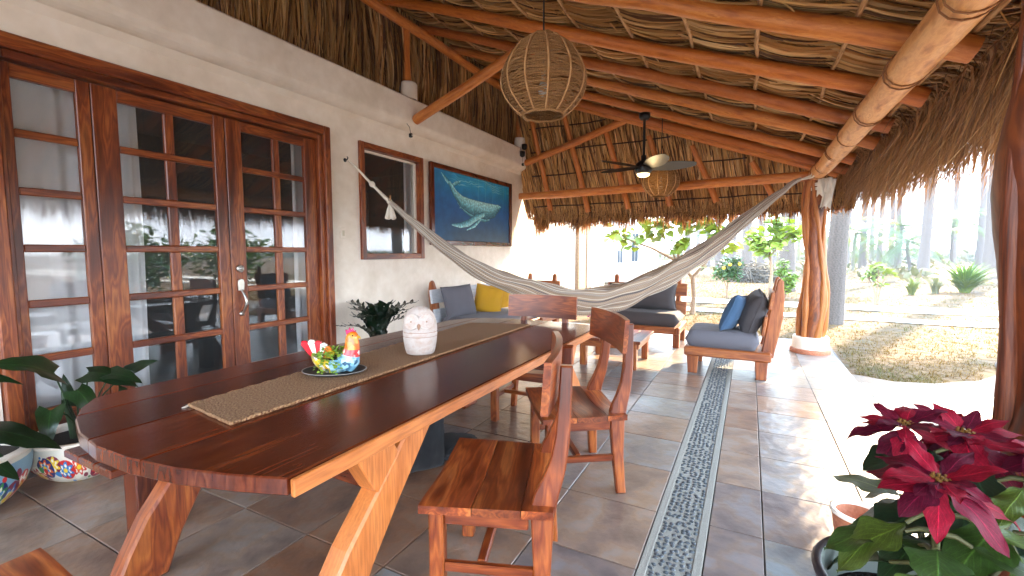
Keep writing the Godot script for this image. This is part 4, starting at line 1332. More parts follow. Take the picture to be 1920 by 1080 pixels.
# ------------------------------------------------------------------ lounge corner
func make_sofa(called: String, label: String, w: float, d: float, cloth: Material, back_h: float, slat: Material = null) -> Node3D:
	# front +z, origin at floor centre
	var S := thing(called, label, "sofa" if w > 1.0 else "lounge chair")
	var wx: Material = slat if slat else wood("lounge", "x")
	var wy := wood("lounge", "y")
	var wz := wood("lounge", "z")
	for sx in [-1, 1]:
		part("side_rail", G.new().box(Vector3(sx * (w / 2 - 0.03), 0.245, 0), Vector3(0.06, 0.1, d), 0.012).mesh(), wz, S)
		for sz in [-1, 1]:
			var t := G.new()
			var x = sx * (w / 2 - 0.05)
			var z = sz * (d / 2 - 0.09)
			t.prism([Vector2(-0.052, 0.0), Vector2(0.045, 0.0), Vector2(0.06, 0.195), Vector2(-0.06, 0.195)], 0.085, Vector3(x, 0, z), SIDE, 0.006)
			part("leg", t.mesh(), wy, S)
		# crescent upright
		var a := -d / 2
		var pp := [Vector2(a - 0.02, 0.23), Vector2(a + 0.11, 0.23), Vector2(a + 0.085, 0.33), Vector2(a + 0.06, 0.5), Vector2(a + 0.04, 0.68), Vector2(a + 0.015, 0.82), Vector2(a - 0.03, back_h - 0.02), Vector2(a - 0.055, back_h), Vector2(a - 0.085, back_h - 0.03), Vector2(a - 0.1, 0.85), Vector2(a - 0.095, 0.68), Vector2(a - 0.065, 0.48), Vector2(a - 0.035, 0.33)]
		part("back_upright", G.new().prism(pp, 0.07, Vector3(sx * (w / 2 - 0.13), 0.0, 0), SIDE, 0.012).mesh(), wy, S)
	part("front_rail", G.new().box(Vector3(0, 0.245, d / 2 - 0.03), Vector3(w - 0.122, 0.098, 0.058), 0.01).mesh(), wood("lounge", "x"), S)
	part("rear_rail", G.new().box(Vector3(0, 0.245, -d / 2 + 0.035), Vector3(w - 0.122, 0.096, 0.058), 0.01).mesh(), wood("lounge", "x"), S)
	part("seat_board", G.new().box(Vector3(0, 0.283, 0), Vector3(w - 0.13, 0.02, d - 0.14), 0.003).mesh(), wood("lounge", "x"), S)
	for k in 2:
		var y := 0.55 + 0.27 * k + (back_h - 1.05) * 0.8
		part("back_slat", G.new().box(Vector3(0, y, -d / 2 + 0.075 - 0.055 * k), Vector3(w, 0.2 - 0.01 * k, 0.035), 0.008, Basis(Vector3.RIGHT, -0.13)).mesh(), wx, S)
	var c := G.new()
	c.pillow(w - 0.02, d - 0.12, 0.2, Vector3(0, 0.385, 0.055), Basis(Vector3(1, 0, 0), Vector3(0, 0, -1), Vector3(0, 1, 0)), 0.0, 14.0, 0.004)
	part("seat_cushion", c.mesh(), cloth, S)
	return S

func cushion(called: String, label: String, m: Material, w: float, h: float, t: float, at: Vector3, yaw: float, lean: float, roll := 0.0):
	var g := G.new().pillow(w, h, t, Vector3.ZERO, Basis.IDENTITY, 0.07, 2.6, 0.006)
	# piped seam
	var pts := []
	for k in 49:
		var a := TAU * k / 48.0
		var q := Vector2(cos(a), sin(a))
		var s := 1.0 / pow(pow(absf(q.x), 9.0) + pow(absf(q.y), 9.0), 1.0 / 9.0)
		q *= s
		pts.append(Vector3(q.x * w * 0.5 * (1.0 - 0.07 * (1.0 - q.y * q.y) * absf(q.x)), q.y * h * 0.5 * (1.0 - 0.07 * (1.0 - q.x * q.x) * absf(q.y)), 0))
	g.tube(pts, [0.006], 6, false)
	var B := Basis(Vector3.UP, yaw) * Basis(Vector3.RIGHT, lean) * Basis(Vector3.BACK, roll)
	single(called, g.mesh(), m, label, "cushion", Transform3D(B, at))

func lounge():
	var s := make_sofa("lounge_chair", "low wooden lounge chair with grey seat pad and curved back near the root column", 0.7, 0.86, M.graycloth, 1.08)
	s.position = Vector3(-0.19, 0, -5.72)
	s.rotation.y = -PI / 2
	cushion("blue_cushion", "steel blue cushion leaning on the charcoal one on the lounge chair", M.bluecloth, 0.44, 0.44, 0.17, Vector3(-0.135, 0.675, -5.62), -PI / 2 - 0.25, -0.38, 0.1)
	cushion("charcoal_cushion", "large charcoal cushion against the curved back of the lounge chair", M.charcloth, 0.5, 0.5, 0.24, Vector3(0.055, 0.68, -5.68), -PI / 2 + 0.1, -0.3, -0.12)
	var w := make_sofa("wall_sofa", "low sofa with back slats paled by painted sheen along the house wall under the painting", 1.9, 0.85, M.graycloth, 0.96, M.painted_sheen)  # back slats get the painted sheen instead of lounge wood
	w.position = Vector3(-3.4, 0, -5.85)
	w.rotation.y = PI / 2
	cushion("grey_cushion", "mid grey cushion at the near end of the wall sofa", M.graycloth, 0.52, 0.46, 0.2, Vector3(-3.56, 0.67, -5.22), PI / 2 - 0.35, -0.3, 0.05)
	cushion("yellow_cushion", "larger front yellow cushion on the wall sofa beside the grey one", M.yellowcloth, 0.42, 0.42, 0.16, Vector3(-3.38, 0.66, -5.72), PI / 2 - 0.95, -0.3, -0.2)
	cushion("yellow_cushion", "second yellow cushion, half hidden by the hammock and the front yellow one", M.yellowcloth, 0.44, 0.44, 0.16, Vector3(-3.48, 0.64, -6.25), PI / 2 - 0.4, -0.3, 0.12)
	var f := make_sofa("far_sofa", "low wooden sofa with one long charcoal cushion at the porch end", 1.24, 0.8, M.charcloth, 0.99)
	f.position = Vector3(-1.45, 0, -7.02)
	cushion("long_cushion", "wide dark charcoal cushion lying along the back of the far sofa", M.charcloth, 1.05, 0.42, 0.22, Vector3(-1.46, 0.67, -7.14), 0.0, -0.25, 0.02)
	var k := make_sofa("corner_chair", "wooden lounge chair in the far corner by the wall, only its dark backrest showing", 0.74, 0.78, M.graycloth, 0.97)
	k.position = Vector3(-3.3, 0, -7.05)
	# coffee table
	var T := thing("coffee_table", "low square wooden coffee table between the sofas", "coffee table", Vector3(-1.44, 0, -5.52))
	for j in 5:
		part("top_board", G.new().box(Vector3(-0.312 + 0.156 * j, 0.33, 0), Vector3(0.152, 0.035, 0.82), 0.004).mesh(), wood("chair", "z", 1 + j % 3), T)
	for sz in [-1, 1]:
		part("apron", G.new().box(Vector3(0, 0.275, sz * 0.36), Vector3(0.66, 0.07, 0.03), 0.004).mesh(), wood("lounge", "x"), T)
		part("side_apron", G.new().box(Vector3(sz * 0.34, 0.274, 0), Vector3(0.03, 0.068, 0.66), 0.004).mesh(), wood("lounge", "z"), T)
		for sx in [-1, 1]:
			part("leg", G.new().prism([Vector2(-0.035, 0), Vector2(0.035, 0), Vector2(0.045, 0.31), Vector2(-0.045, 0.31)], 0.075, Vector3(sx * 0.3, 0, sz * 0.32), SIDE, 0.005).mesh(), wood("lounge", "y"), T)
	var V := thing("flower_jar", "small white jar of magenta flowers on the coffee table", "vase", Vector3(-1.72, 0.348, -5.72))
	part("jar", G.new().lathe([Vector2(0.001, 0), Vector2(0.06, 0), Vector2(0.066, 0.01), Vector2(0.068, 0.09), Vector2(0.06, 0.115), Vector2(0.045, 0.125), Vector2(0.045, 0.15), Vector2(0.04, 0.15), Vector2(0.038, 0.12)], 24).mesh(), M.white, V)
	var fl := []
	var fc := []
	for i in 70:
		var a := rng.randf() * TAU
		var r := sqrt(rng.randf()) * 0.12
		fl.append(Transform3D(Basis.from_euler(Vector3(rng.randf_range(-1, 1), rng.randf() * TAU, rng.randf_range(-1, 1))).scaled(Vector3.ONE * rng.randf_range(0.03, 0.05)), Vector3(cos(a) * r - 0.02, 0.18 + rng.randf() * 0.08 - r * 0.3, sin(a) * r)))
		fc.append(Color(0.5, 0.02, 0.16).lerp(Color(0.62, 0.08, 0.3), rng.randf()) if i > 12 else Color(0.08, 0.16, 0.04))
	many("petals", leaf_mesh(1.0, 0.8, 0.2, 0.2, 3), M.leaf, fl, fc, V)

# ------------------------------------------------------------------ hammock
func hammock():
	var H := thing("hammock", "grey beige woven hammock slung from the house wall to the root column", "hammock")
	var A := Vector3(-3.97, 2.365, -3.67)
	var Bq := Vector3(0.62, 2.32, -7.15)
	var keys := [[0.0, 2.365, 0.008], [0.038, 2.147, 0.010], [0.075, 1.93, 0.03], [0.107, 1.76, 0.045], [0.179, 1.435, 0.09], [0.254, 1.155, 0.115], [0.32, 0.995, 0.135], [0.365, 0.915, 0.15], [0.434, 0.80, 0.17], [0.481, 0.775, 0.175], [0.541, 0.81, 0.172], [0.602, 0.925, 0.158], [0.676, 1.125, 0.15], [0.763, 1.41, 0.13], [0.853, 1.79, 0.09], [0.944, 2.15, 0.04], [0.985, 2.31, 0.022]]
	var get := func(t: float) -> Vector2:
		for i in keys.size() - 1:
			if t <= keys[i + 1][0]:
				var k: float = (t - keys[i][0]) / (keys[i + 1][0] - keys[i][0])
				var p0: Array = keys[maxi(i - 1, 0)]
				var p1: Array = keys[i]
				var p2: Array = keys[i + 1]
				var p3: Array = keys[mini(i + 2, keys.size() - 1)]
				return Vector2(cubic_interpolate(p1[1], p2[1], p1[1] - (p2[1] - p0[1]) * 0.0 if i == 0 else p0[1], p3[1], k), lerpf(p1[2], p2[2], k))
		return Vector2(keys[-1][1], keys[-1][2])
	var ax := (Bq - A)
	ax.y = 0
	var perp := Vector3(ax.z, 0, -ax.x).normalized()
	var fab := mat(Color.WHITE, 0.95)
	var im := Image.create(256, 256, false, Image.FORMAT_RGB8)
	for y in 256:
		for x in 256:
			var zig := absf(fposmod(y / 16.0, 2.0) - 1.0)
			var tex := 0.62 + 0.38 * (0.5 + 0.5 * sin((x + zig * 14.0) * TAU / 16.0))
			var c := Color(0.78, 0.68, 0.58)
			var band := fposmod(x / 128.0, 1.0)
			if band < 0.05: c = Color(0.50, 0.46, 0.45)
			elif band > 0.45 and band < 0.52: c = Color(0.62, 0.56, 0.53)
			elif band > 0.72 and band < 0.76: c = Color(0.74, 0.70, 0.66)
			im.set_pixel(x, y, Color(c.r * tex, c.g * tex, c.b * tex))
	fab.albedo_texture = ImageTexture.create_from_image(im)
	fab.uv1_scale = Vector3(2, 26, 1)
	fab.heightmap_enabled = true
	fab.heightmap_texture = fab.albedo_texture
	fab.heightmap_scale = 0.6
	fab.backlight_enabled = true
	fab.backlight = Color(0.25, 0.24, 0.22)
	var g := G.new()
	g.sheet(func(u: float, v: float) -> Vector3:
		var t := lerpf(0.075, 0.985, v)
		var kr: Vector2 = get.call(t)
		var a := TAU * u
		var r := kr.y
		var pleat := 1.0 + 0.10 * sin(a * 7.0 + t * 5.0) + 0.06 * sin(a * 13.0 - t * 7.0)
		var wave := 0.015 * sin(t * 60.0 + a * 2.0) * r / 0.17
		# folded trough: open and sunken on top
		var yy := sin(a) * r * pleat
		if yy > 0.0: yy *= 1.0 - 0.55 * exp(-pow(cos(a) * 1.6, 2.0))
		var c := A + ax * t
		return Vector3(c.x, kr.x + yy + wave, c.z) + perp * cos(a) * r * 0.95 * pleat, 56, 150, true)
	part("fabric", g.mesh(), fab, H)
	# loose warp cords lying along the fabric
	for tone in 2:
		var cg := G.new()
		for q in 15:
			var a0 := TAU * (q + 0.5 * tone) / 15.0
			var pts := []
			for k in 70:
				var t := lerpf(0.078, 0.984, k / 69.0)
				var kr: Vector2 = get.call(t)
				var a := a0 + 0.12 * sin(t * 9.0 + q)
				var r := kr.y * (1.02 + 0.10 * sin(a * 7.0 + t * 5.0) + 0.06 * sin(a * 13.0 - t * 7.0)) + 0.004
				var yy := sin(a) * r
				if yy > 0.0: yy *= 1.0 - 0.55 * exp(-pow(cos(a) * 1.6, 2.0))
				var c := A + ax * t
				pts.append(Vector3(c.x, kr.x + yy + 0.015 * sin(t * 60.0 + a * 2.0) * kr.y / 0.17, c.z) + perp * cos(a) * r * 0.95)
			cg.tube(pts, [0.0035], 4)
		part("warp_cords", cg.mesh(), M.rope if tone else mat(Color("a5978b"), 0.95), H)
	# cords and knots
	var cp := []
	for k in 8:
		var t := lerpf(0.002, 0.08, k / 7.0)
		var kr: Vector2 = get.call(t)
		var c := A + ax * t
		cp.append(Vector3(c.x, kr.x, c.z))
	part("cord", G.new().tube(cp, [0.008, 0.012, 0.013, 0.014, 0.016, 0.016, 0.02], 8, true, 0.05).mesh(), M.rope, H)
	for q in [0.045, 0.077]:
		var kr: Vector2 = get.call(q)
		var c = A + ax * q
		var kn := G.new()
		kn.lathe([Vector2(0.001, -0.035), Vector2(0.022, -0.028), Vector2(0.032, -0.005), Vector2(0.03, 0.018), Vector2(0.012, 0.034), Vector2(0.001, 0.035)], 14, Vector3(c.x, kr.x, c.z), Basis.from_euler(Vector3(0.4, 0.3, 0.9)), 0.12)
		part("knot", kn.mesh(), M.rope, H)
	var tq := A + ax * 0.077
	var ty: float = get.call(0.077).x
	for k in 5:
		var d := Vector3(-0.05 + 0.035 * k, 0, 0.02 * sin(k * 2.0))
		part("tassel", G.new().tube([Vector3(tq.x, ty - 0.02, tq.z), Vector3(tq.x, ty - 0.09, tq.z) + d * 0.5, Vector3(tq.x, ty - 0.19 - 0.01 * (k % 2), tq.z) + d], [0.008, 0.018, 0.022], 7, true, 0.15, k).mesh(), M.rope, H)
	part("toggle", G.new().tube([Vector3(tq.x - 0.02, ty - 0.05, tq.z - 0.03), Vector3(tq.x + 0.05, ty + 0.06, tq.z + 0.04)], [0.009], 7).mesh(), M.stick, H)
	# cords to the column
	part("cord", G.new().tube([Vector3(0.56, 2.3, -7.1), Vector3(0.66, 2.33, -7.0), Vector3(0.72, 2.49, -6.2), Vector3(0.74, 2.48, -6.05)], [0.014, 0.012, 0.009], 7).mesh(), M.rope, H)
	part("cord", G.new().tube([Vector3(0.56, 2.3, -7.1), Vector3(0.67, 2.3, -6.95), Vector3(0.80, 2.44, -6.1), Vector3(0.84, 2.40, -5.9)], [0.014, 0.012, 0.009], 7).mesh(), M.rope, H)
	for k in 4:
		part("cord_wrap", G.new().lathe([Vector2(0.118, -0.012), Vector2(0.126, 0), Vector2(0.118, 0.012)], 20, Vector3(0.77, 2.17 + 0.024 * k, -7.25), Basis.from_euler(Vector3(0.06 * sin(k * 2.0), 0, 0.05))).mesh(), M.rope, H)
	var rg := G.new()
	rg.sheet(func(u: float, v: float) -> Vector3:
		var yy := 2.28 - 0.36 * v
		return Vector3(0.83 + 0.10 * u - 0.05 * v + 0.015 * sin(u * 14.0), yy + 0.02 * sin(u * 17.0) * v, -7.10 + 0.03 * sin(u * 9.0 + v * 4.0)), 14, 10)
	rg.sheet(func(u: float, v: float) -> Vector3:
		var yy := 2.30 - 0.22 * v
		return Vector3(0.90 - 0.16 * u, yy + 0.02 * sin(u * 17.0) * v, -7.085 + 0.03 * sin(u * 8.0 + v * 3.0)), 14, 8)
	part("rag_end", rg.mesh(), M.rope, H)
	part("wall_hook", G.new().tube([Vector3(-4.0, 2.365, -3.665), Vector3(-3.965, 2.367, -3.665), Vector3(-3.95, 2.385, -3.665), Vector3(-3.965, 2.398, -3.665)], [0.008, 0.007, 0.006, 0.005], 7).lathe([Vector2(0.022, 0), Vector2(0.02, 0.006), Vector2(0.001, 0.007)], 12, Vector3(-3.999, 2.365, -3.665), Basis(Vector3(0, 1, 0), Vector3(1, 0, 0), Vector3(0, 0, -1))).mesh(), M.darkmetal, H)

# ------------------------------------------------------------------ lamps and fan
func basket_lamp(label: String, at: Vector3, k: float, top: float):
	var L := thing("basket_lamp", label, "pendant lamp", at)
	var prof := func(t: float) -> float: # t 0 bottom .. 1 top
		return (0.145 + 0.15 * sin(PI * pow(t, 0.85))) * (1.0 if t < 0.9 else lerpf(1.0, 0.72, (t - 0.9) / 0.1))
	var m := tmat(ntex(101, 0.06, [[0.0, Color("5f3d1f")], [0.5, Color("946a3c")], [1.0, Color("c1955f")]], 3), 0.85, Vector3(5, 5, 5))
	var h := 0.52
	var g := G.new()
	for i in 150:
		if rng.randf() < 0.04: continue
		var pts := []
		var t0 := (i + rng.randf_range(-0.5, 0.5)) / 150.0
		var ph := rng.randf() * TAU
		for s in 37:
			var a := TAU * s / 36.0
			var t := clampf(t0 + 0.016 * sin(a * 3.0 + ph) + 0.014 * sin(a * 7.0 + ph * 2.0), 0.0, 1.0)
			var r: float = prof.call(t) * (1.0 if i % 3 else 0.965) + 0.006 * sin(a * 6.0 + PI * (i % 2))
			pts.append(Vector3(cos(a) * r, (t - 0.5) * h, sin(a) * r) * k)
		g.tube(pts, [0.0031 * k * rng.randf_range(0.7, 1.2)], 4, false)
	var wv := part("woven_cane", g.mesh(), m, L)
	wv.set_meta("kind", "stuff")
	for j in 12:
		var a := TAU * j / 12.0
		var pts := []
		for s in 15:
			var t := s / 14.0
			var r: float = prof.call(t) + 0.004
			pts.append(Vector3(cos(a) * r, (t - 0.5) * h, sin(a) * r) * k)
		part("rib", G.new().tube(pts, [0.007 * k], 6).mesh(), M.stick, L)
	for e in [0.0, 1.0]:
		var pts := []
		for s in 37:
			var a := TAU * s / 36.0
			var r: float = prof.call(e)
			pts.append(Vector3(cos(a) * r, (e - 0.5) * h + 0.004 * sin(a * 9.0), sin(a) * r) * k)
		part("rim_ring", G.new().tube(pts, [0.011 * k], 7, false, 0.1).mesh(), m, L)
	part("bulb", G.new().lathe([Vector2(0.001, -0.14), Vector2(0.028, -0.13), Vector2(0.036, -0.1), Vector2(0.03, -0.05), Vector2(0.016, -0.02), Vector2(0.016, 0.05), Vector2(0.001, 0.052)], 16, Vector3.ZERO, Basis.IDENTITY).mesh(), mat(Color("e8e6df"), 0.2), L)
	part("cord", G.new().tube([Vector3(0, 0.04, 0), Vector3(0, top - at.y, 0)], [0.006], 6).mesh(), M.black, L)

func ceiling_things():
	basket_lamp("large round woven cane pendant lamp close by over the table", Vector3(-1.33, 2.575, -3.02), 1.0, 3.38)
	basket_lamp("smaller looking woven cane pendant lamp hanging beyond the ceiling fan", Vector3(-1.17, 2.385, -6.85), 0.86, 3.3)
	var F := thing("ceiling_fan", "black five bladed ceiling fan with a lit round lamp under the rafters", "ceiling fan", Vector3(-1.285, 2.46, -6.2))
	var top := 3.16 - 2.46
	part("canopy", G.new().lathe([Vector2(0.001, top - 0.08), Vector2(0.05, top - 0.08), Vector2(0.07, top - 0.05), Vector2(0.072, top), Vector2(0.001, top + 0.001)], 24).mesh(), M.darkmetal, F)
	part("down_rod", G.new().tube([Vector3(0, 0.12, 0), Vector3(0, top - 0.06, 0)], [0.017], 12).mesh(), M.darkmetal, F)
	part("motor", G.new().lathe([Vector2(0.001, -0.075), Vector2(0.088, -0.075), Vector2(0.108, -0.05), Vector2(0.112, 0.0), Vector2(0.10, 0.05), Vector2(0.06, 0.085), Vector2(0.034, 0.1), Vector2(0.032, 0.16), Vector2(0.001, 0.165)], 28).mesh(), M.darkmetal, F)
	var blm := mat(Color("3c3d3d"), 0.45)
	for i in 5:
		var a := TAU * i / 5.0 + 0.35
		var g := G.new()
		for s in [0.0, 1.0]:
			g.sheet(func(u: float, v: float) -> Vector3:
				var uu := u if s > 0 else 1.0 - u
				var r := lerpf(0.09, 0.66, v)
				var w := (0.055 + 0.04 * sin(PI * minf(v * 1.1, 1.0))) * (1.0 if v < 0.92 else lerpf(1.0, 0.5, (v - 0.92) / 0.08))
				var x := (uu - 0.5) * 2.0 * w
				var p := Vector3(r, 0.012 + x * 0.42 + 0.02 * v - (0.006 if s < 1.0 else 0.0), x + 0.035 * v * v)
				return Basis(Vector3.UP, a) * p, 6, 12)
		part("blade", g.mesh(), blm, F)
	var lm := mat(Color("fff3d8"), 0.4)
	lm.emission_enabled = true
	lm.emission = Color(1.0, 0.86, 0.6)
	lm.emission_energy_multiplier = 1.1
	part("lamp_glass", G.new().lathe([Vector2(0.001, -0.118), Vector2(0.05, -0.114), Vector2(0.075, -0.1), Vector2(0.082, -0.078), Vector2(0.001, -0.0765)], 26).mesh(), lm, F)
	var sp := OmniLight3D.new()
	sp.name = "fan_lamp_light"
	sp.light_color = Color(1.0, 0.86, 0.62)
	sp.light_energy = 0.02
	sp.light_size = 0.06
	sp.omni_range = 14.0
	sp.omni_attenuation = 2.0
	sp.shadow_enabled = true
	sp.position = Vector3(-1.285, 2.27, -6.2)
	add_child(sp)

# ------------------------------------------------------------------ on the wall
func seg_d(p: Vector2, a: Vector2, b: Vector2) -> Vector2:
	var ab := b - a
	var t := clampf((p - a).dot(ab) / ab.length_squared(), 0.0, 1.0)
	return Vector2((p - a - ab * t).length(), t)

func whale_image() -> Image:
	var W := 520
	var H := 252
	var im := Image.create(W, H, false, Image.FORMAT_RGB8)
	var n := FastNoiseLite.new()
	n.seed = 77
	n.frequency = 0.02
	n.fractal_octaves = 4
	# each shape: [points (u,v), radii], in units of the picture's height
	var asp := 2.06
	var shapes := [
		[[Vector2(0.27, 0.43), Vector2(0.31, 0.485), Vector2(0.36, 0.53), Vector2(0.44, 0.58), Vector2(0.53, 0.61), Vector2(0.62, 0.63), Vector2(0.68, 0.63)], [0.012, 0.018, 0.03, 0.045, 0.055, 0.05, 0.02], 0],
		[[Vector2(0.30, 0.50), Vector2(0.315, 0.45)], [0.014, 0.004], 0],
		[[Vector2(0.56, 0.64), Vector2(0.48, 0.75), Vector2(0.38, 0.825)], [0.02, 0.03, 0.01], 1],
		[[Vector2(0.20, 0.2), Vector2(0.25, 0.15), Vector2(0.30, 0.11)], [0.02, 0.03, 0.012], 1],
		[[Vector2(0.20, 0.2), Vector2(0.14, 0.12), Vector2(0.09, 0.04)], [0.035, 0.03, 0.008], 1],
		[[Vector2(0.18, 0.17), Vector2(0.24, 0.3), Vector2(0.32, 0.40), Vector2(0.42, 0.45), Vector2(0.53, 0.48), Vector2(0.64, 0.49), Vector2(0.74, 0.47), Vector2(0.82, 0.41), Vector2(0.865, 0.385)], [0.035, 0.058, 0.088, 0.118, 0.138, 0.142, 0.122, 0.065, 0.014], 2],
		[[Vector2(0.60, 0.55), Vector2(0.50, 0.62), Vector2(0.40, 0.72), Vector2(0.30, 0.765), Vector2(0.205, 0.765)], [0.045, 0.055, 0.055, 0.042, 0.014], 1]]
	for y in H:
		var v := (y + 0.5) / H
		for x in W:
			var u := (x + 0.5) / W
			var nz := n.get_noise_2d(x, y)
			var c := Color("1c9bd0").lerp(Color("1160a8"), smoothstep(0.05, 0.5, v)).lerp(Color("2b4a63"), smoothstep(0.45, 1.0, v))
			c = c.lerp(Color("0f5f9e"), smoothstep(0.35, 0.0, u) * 0.6)
			c = c * (1.0 + nz * 0.12)
			# light on the water's surface and shafts
			var sv := v + 0.02 * sin(u * 14.0) + nz * 0.03
			for k in 4:
				var l := exp(-pow((sv - 0.03 - 0.035 * k) / 0.008, 2.0)) * (0.55 + 0.45 * sin(u * (11.0 + 5.0 * k) + k * 2.0)) * smoothstep(0.1, 0.3, u)
				c = c.lerp(Color("bfe4ee"), clampf(l * 0.75, 0.0, 1.0))
			for q in [0.53, 0.63, 0.74, 0.905]:
				var l := exp(-pow((u - q + (v - 0.3) * 0.03) / 0.004, 2.0)) * smoothstep(0.62, 0.2, v)
				c = c.lerp(Color("8fc8dc"), l * 0.45)
			var p := Vector2(u * asp, v)
			for s in shapes:
				var pts: Array = s[0]
				var rr: Array = s[1]
				var best := 9.0
				var side := 0.0
				var along := 0.0
				for i in pts.size() - 1:
					var a := Vector2(pts[i].x * asp, pts[i].y)
					var b := Vector2(pts[i + 1].x * asp, pts[i + 1].y)
					var q := seg_d(p, a, b)
					var r: float = lerpf(rr[i], rr[i + 1], q.y)
					var d := q.x / r
					if d < best:
						best = d
						side = (b - a).normalized().cross(p - a) / r
						along = i + q.y
				if best < 1.0:
					var wc := Color("4aa6c2").lerp(Color("a2dde6"), clampf(0.55 - side * 0.6, 0.0, 1.0)).lerp(Color("1f4f66"), clampf(side * 0.9 - 0.15, 0.0, 1.0))
					if s[2] == 2 and side > 0.05 and along > 3.5:
						wc = wc.lerp(Color("244c5e"), 0.5 * (0.5 + 0.5 * sin(side * 36.0)))
					wc = wc * (1.0 + 0.35 * n.get_noise_2d(x * 4.0, y * 4.0))
					wc = wc.lerp(Color("123f5a"), smoothstep(0.88, 1.0, best) * 0.7)
					c = wc
			im.set_pixel(x, y, c)
	return im

func wall_things():
	var P := thing("whale_painting", "large blue painting of a whale and calf in a dark wood frame", "painting", Vector3(-3.99, 2.03, -6.32))
	var wz := wood("table", "z")
	var wy := wood("table", "y")
	var w := 2.40
	var h := 1.15
	var t := 0.07
	for s in [-1, 1]:
		part("frame_side", G.new().box(Vector3(0.03, 0, s * (w / 2 - t / 2)), Vector3(0.06, h, t), 0.008).mesh(), wy, P)
		part("frame_rail", G.new().box(Vector3(0.029, s * (h / 2 - t / 2), 0), Vector3(0.058, t, w - 2 * t - 0.001), 0.008).mesh(), wz, P)
	var cm := mat(Color.WHITE, 0.55)
	cm.albedo_texture = ImageTexture.create_from_image(whale_image())
	var g := G.new()
	var a := w / 2 - t
	var b := h / 2 - t
	var x := 0.025
	g.quad(Vector3(x, -b, a), Vector3(x, -b, -a), Vector3(x, b, -a), Vector3(x, b, a), Vector2(0, 1), Vector2(1, 1), Vector2(1, 0), Vector2(0, 0))
	g.box(Vector3(0.012, 0, 0), Vector3(0.02, 2 * b, 2 * a), 0.001)
	part("canvas", g.mesh(), cm, P)
	var S := thing("light_switch", "small cream light switch plate between doors and window", "light switch", Vector3(-4.0, 1.56, -3.605))
	part("plate", G.new().box(Vector3(0.006, 0, 0), Vector3(0.012, 0.125, 0.075), 0.004).mesh(), M.white, S)
	part("rocker", G.new().box(Vector3(0.014, 0, 0), Vector3(0.008, 0.06, 0.03), 0.003).mesh(), mat(Color("c9bfa6"), 0.5), S)
	for q in [["small black camera hanging from the ring beam above the window", Vector3(-3.74, 2.80, -4.47), 0.13], ["black spotlight pair hanging at the far end of the ring beam", Vector3(-3.76, 2.98, -7.62), 0.30]]:
		var C := thing("hanging_sensor", q[0], "sensor", q[1])
		part("housing", G.new().box(Vector3(0, -0.02, 0), Vector3(0.045, 0.05, 0.04), 0.01).mesh(), M.black, C)
		part("eye", G.new().lathe([Vector2(0.013, 0), Vector2(0.010, 0.006), Vector2(0.001, 0.007)], 12, Vector3(0.02, -0.02, 0), Basis(Vector3(0, 1, 0), Vector3(1, 0, 0), Vector3(0, 0, -1))).mesh(), M.metal, C)
		part("wire", G.new().tube([Vector3(0, 0.0, 0), Vector3(-0.01, q[2] * 0.6, 0.01), Vector3(-0.06, q[2], 0)], [0.003], 5).mesh(), M.black, C)
		if q[2] > 0.2:
			part("housing", G.new().lathe([Vector2(0.02, 0), Vector2(0.045, 0.02), Vector2(0.05, 0.1), Vector2(0.001, 0.11)], 14, Vector3(-0.02, 0.12, -0.02)).mesh(), M.black, C)
			part("housing", G.new().lathe([Vector2(0.02, 0), Vector2(0.045, 0.02), Vector2(0.05, 0.1), Vector2(0.001, 0.11)], 14, Vector3(-0.03, 0.27, -0.12)).mesh(), M.black, C)

# ------------------------------------------------------------------ pots and plants on the porch
func flower_paint(seed_: int, base: Color) -> ImageTexture:
	var r := RandomNumberGenerator.new()
	r.seed = seed_
	var im := Image.create(512, 128, false, Image.FORMAT_RGB8)
	im.fill(base)
	var pal := [Color("c62b25"), Color("d9601f"), Color("20306e"), Color("2f79b8"), Color("e7c63a"), Color("e9e4d4"), Color("3d8a4b"), Color("7a1f3a")]
	var disc := func(cx: float, cy: float, rad: float, c: Color, petals: int):
		for y in range(int(cy - rad) - 1, int(cy + rad) + 2):
			if y < 0 or y > 127: continue
			for x in range(int(cx - rad) - 1, int(cx + rad) + 2):
				var d := Vector2(x - cx, y - cy)
				var rr := rad * (1.0 if petals == 0 else 0.8 + 0.2 * cos(d.angle() * petals))
				if d.length() < rr: im.set_pixel(posmod(x, 512), y, c)
	for k in 15:
		var cx := 34.0 * k + r.randf_range(-6, 6)
		var cy := r.randf_range(35, 92)
		var ca: Color = pal[[0, 1, 0, 3, 4, 1][k % 6]] if seed_ == 4 else pal[[3, 6, 4, 5][k % 4]]
		disc.call(cx, cy, r.randf_range(24, 31), pal[[7, 2, 5, 0][k % 4]], 0)
		disc.call(cx, cy, 24.0, ca, 7)
		disc.call(cx, cy, 17.0, pal[5], 7)
		disc.call(cx, cy, 13.0, pal[(r.randi() % 4) + 1], 5)
		disc.call(cx, cy, 6.0, pal[4], 0)
	for k in 40:
		disc.call(r.randf() * 512, r.randf_range(20, 110), r.randf_range(3, 9), pal[r.randi() % 8], 0)
	for x in 512:
		for y in range(0, 12): im.set_pixel(x, y, Color("e4bd33") if (x / 24) % 2 else Color("d8d3c6"))
		for y in range(116, 128): im.set_pixel(x, y, Color("d8d3c6"))
	return ImageTexture.create_from_image(im)

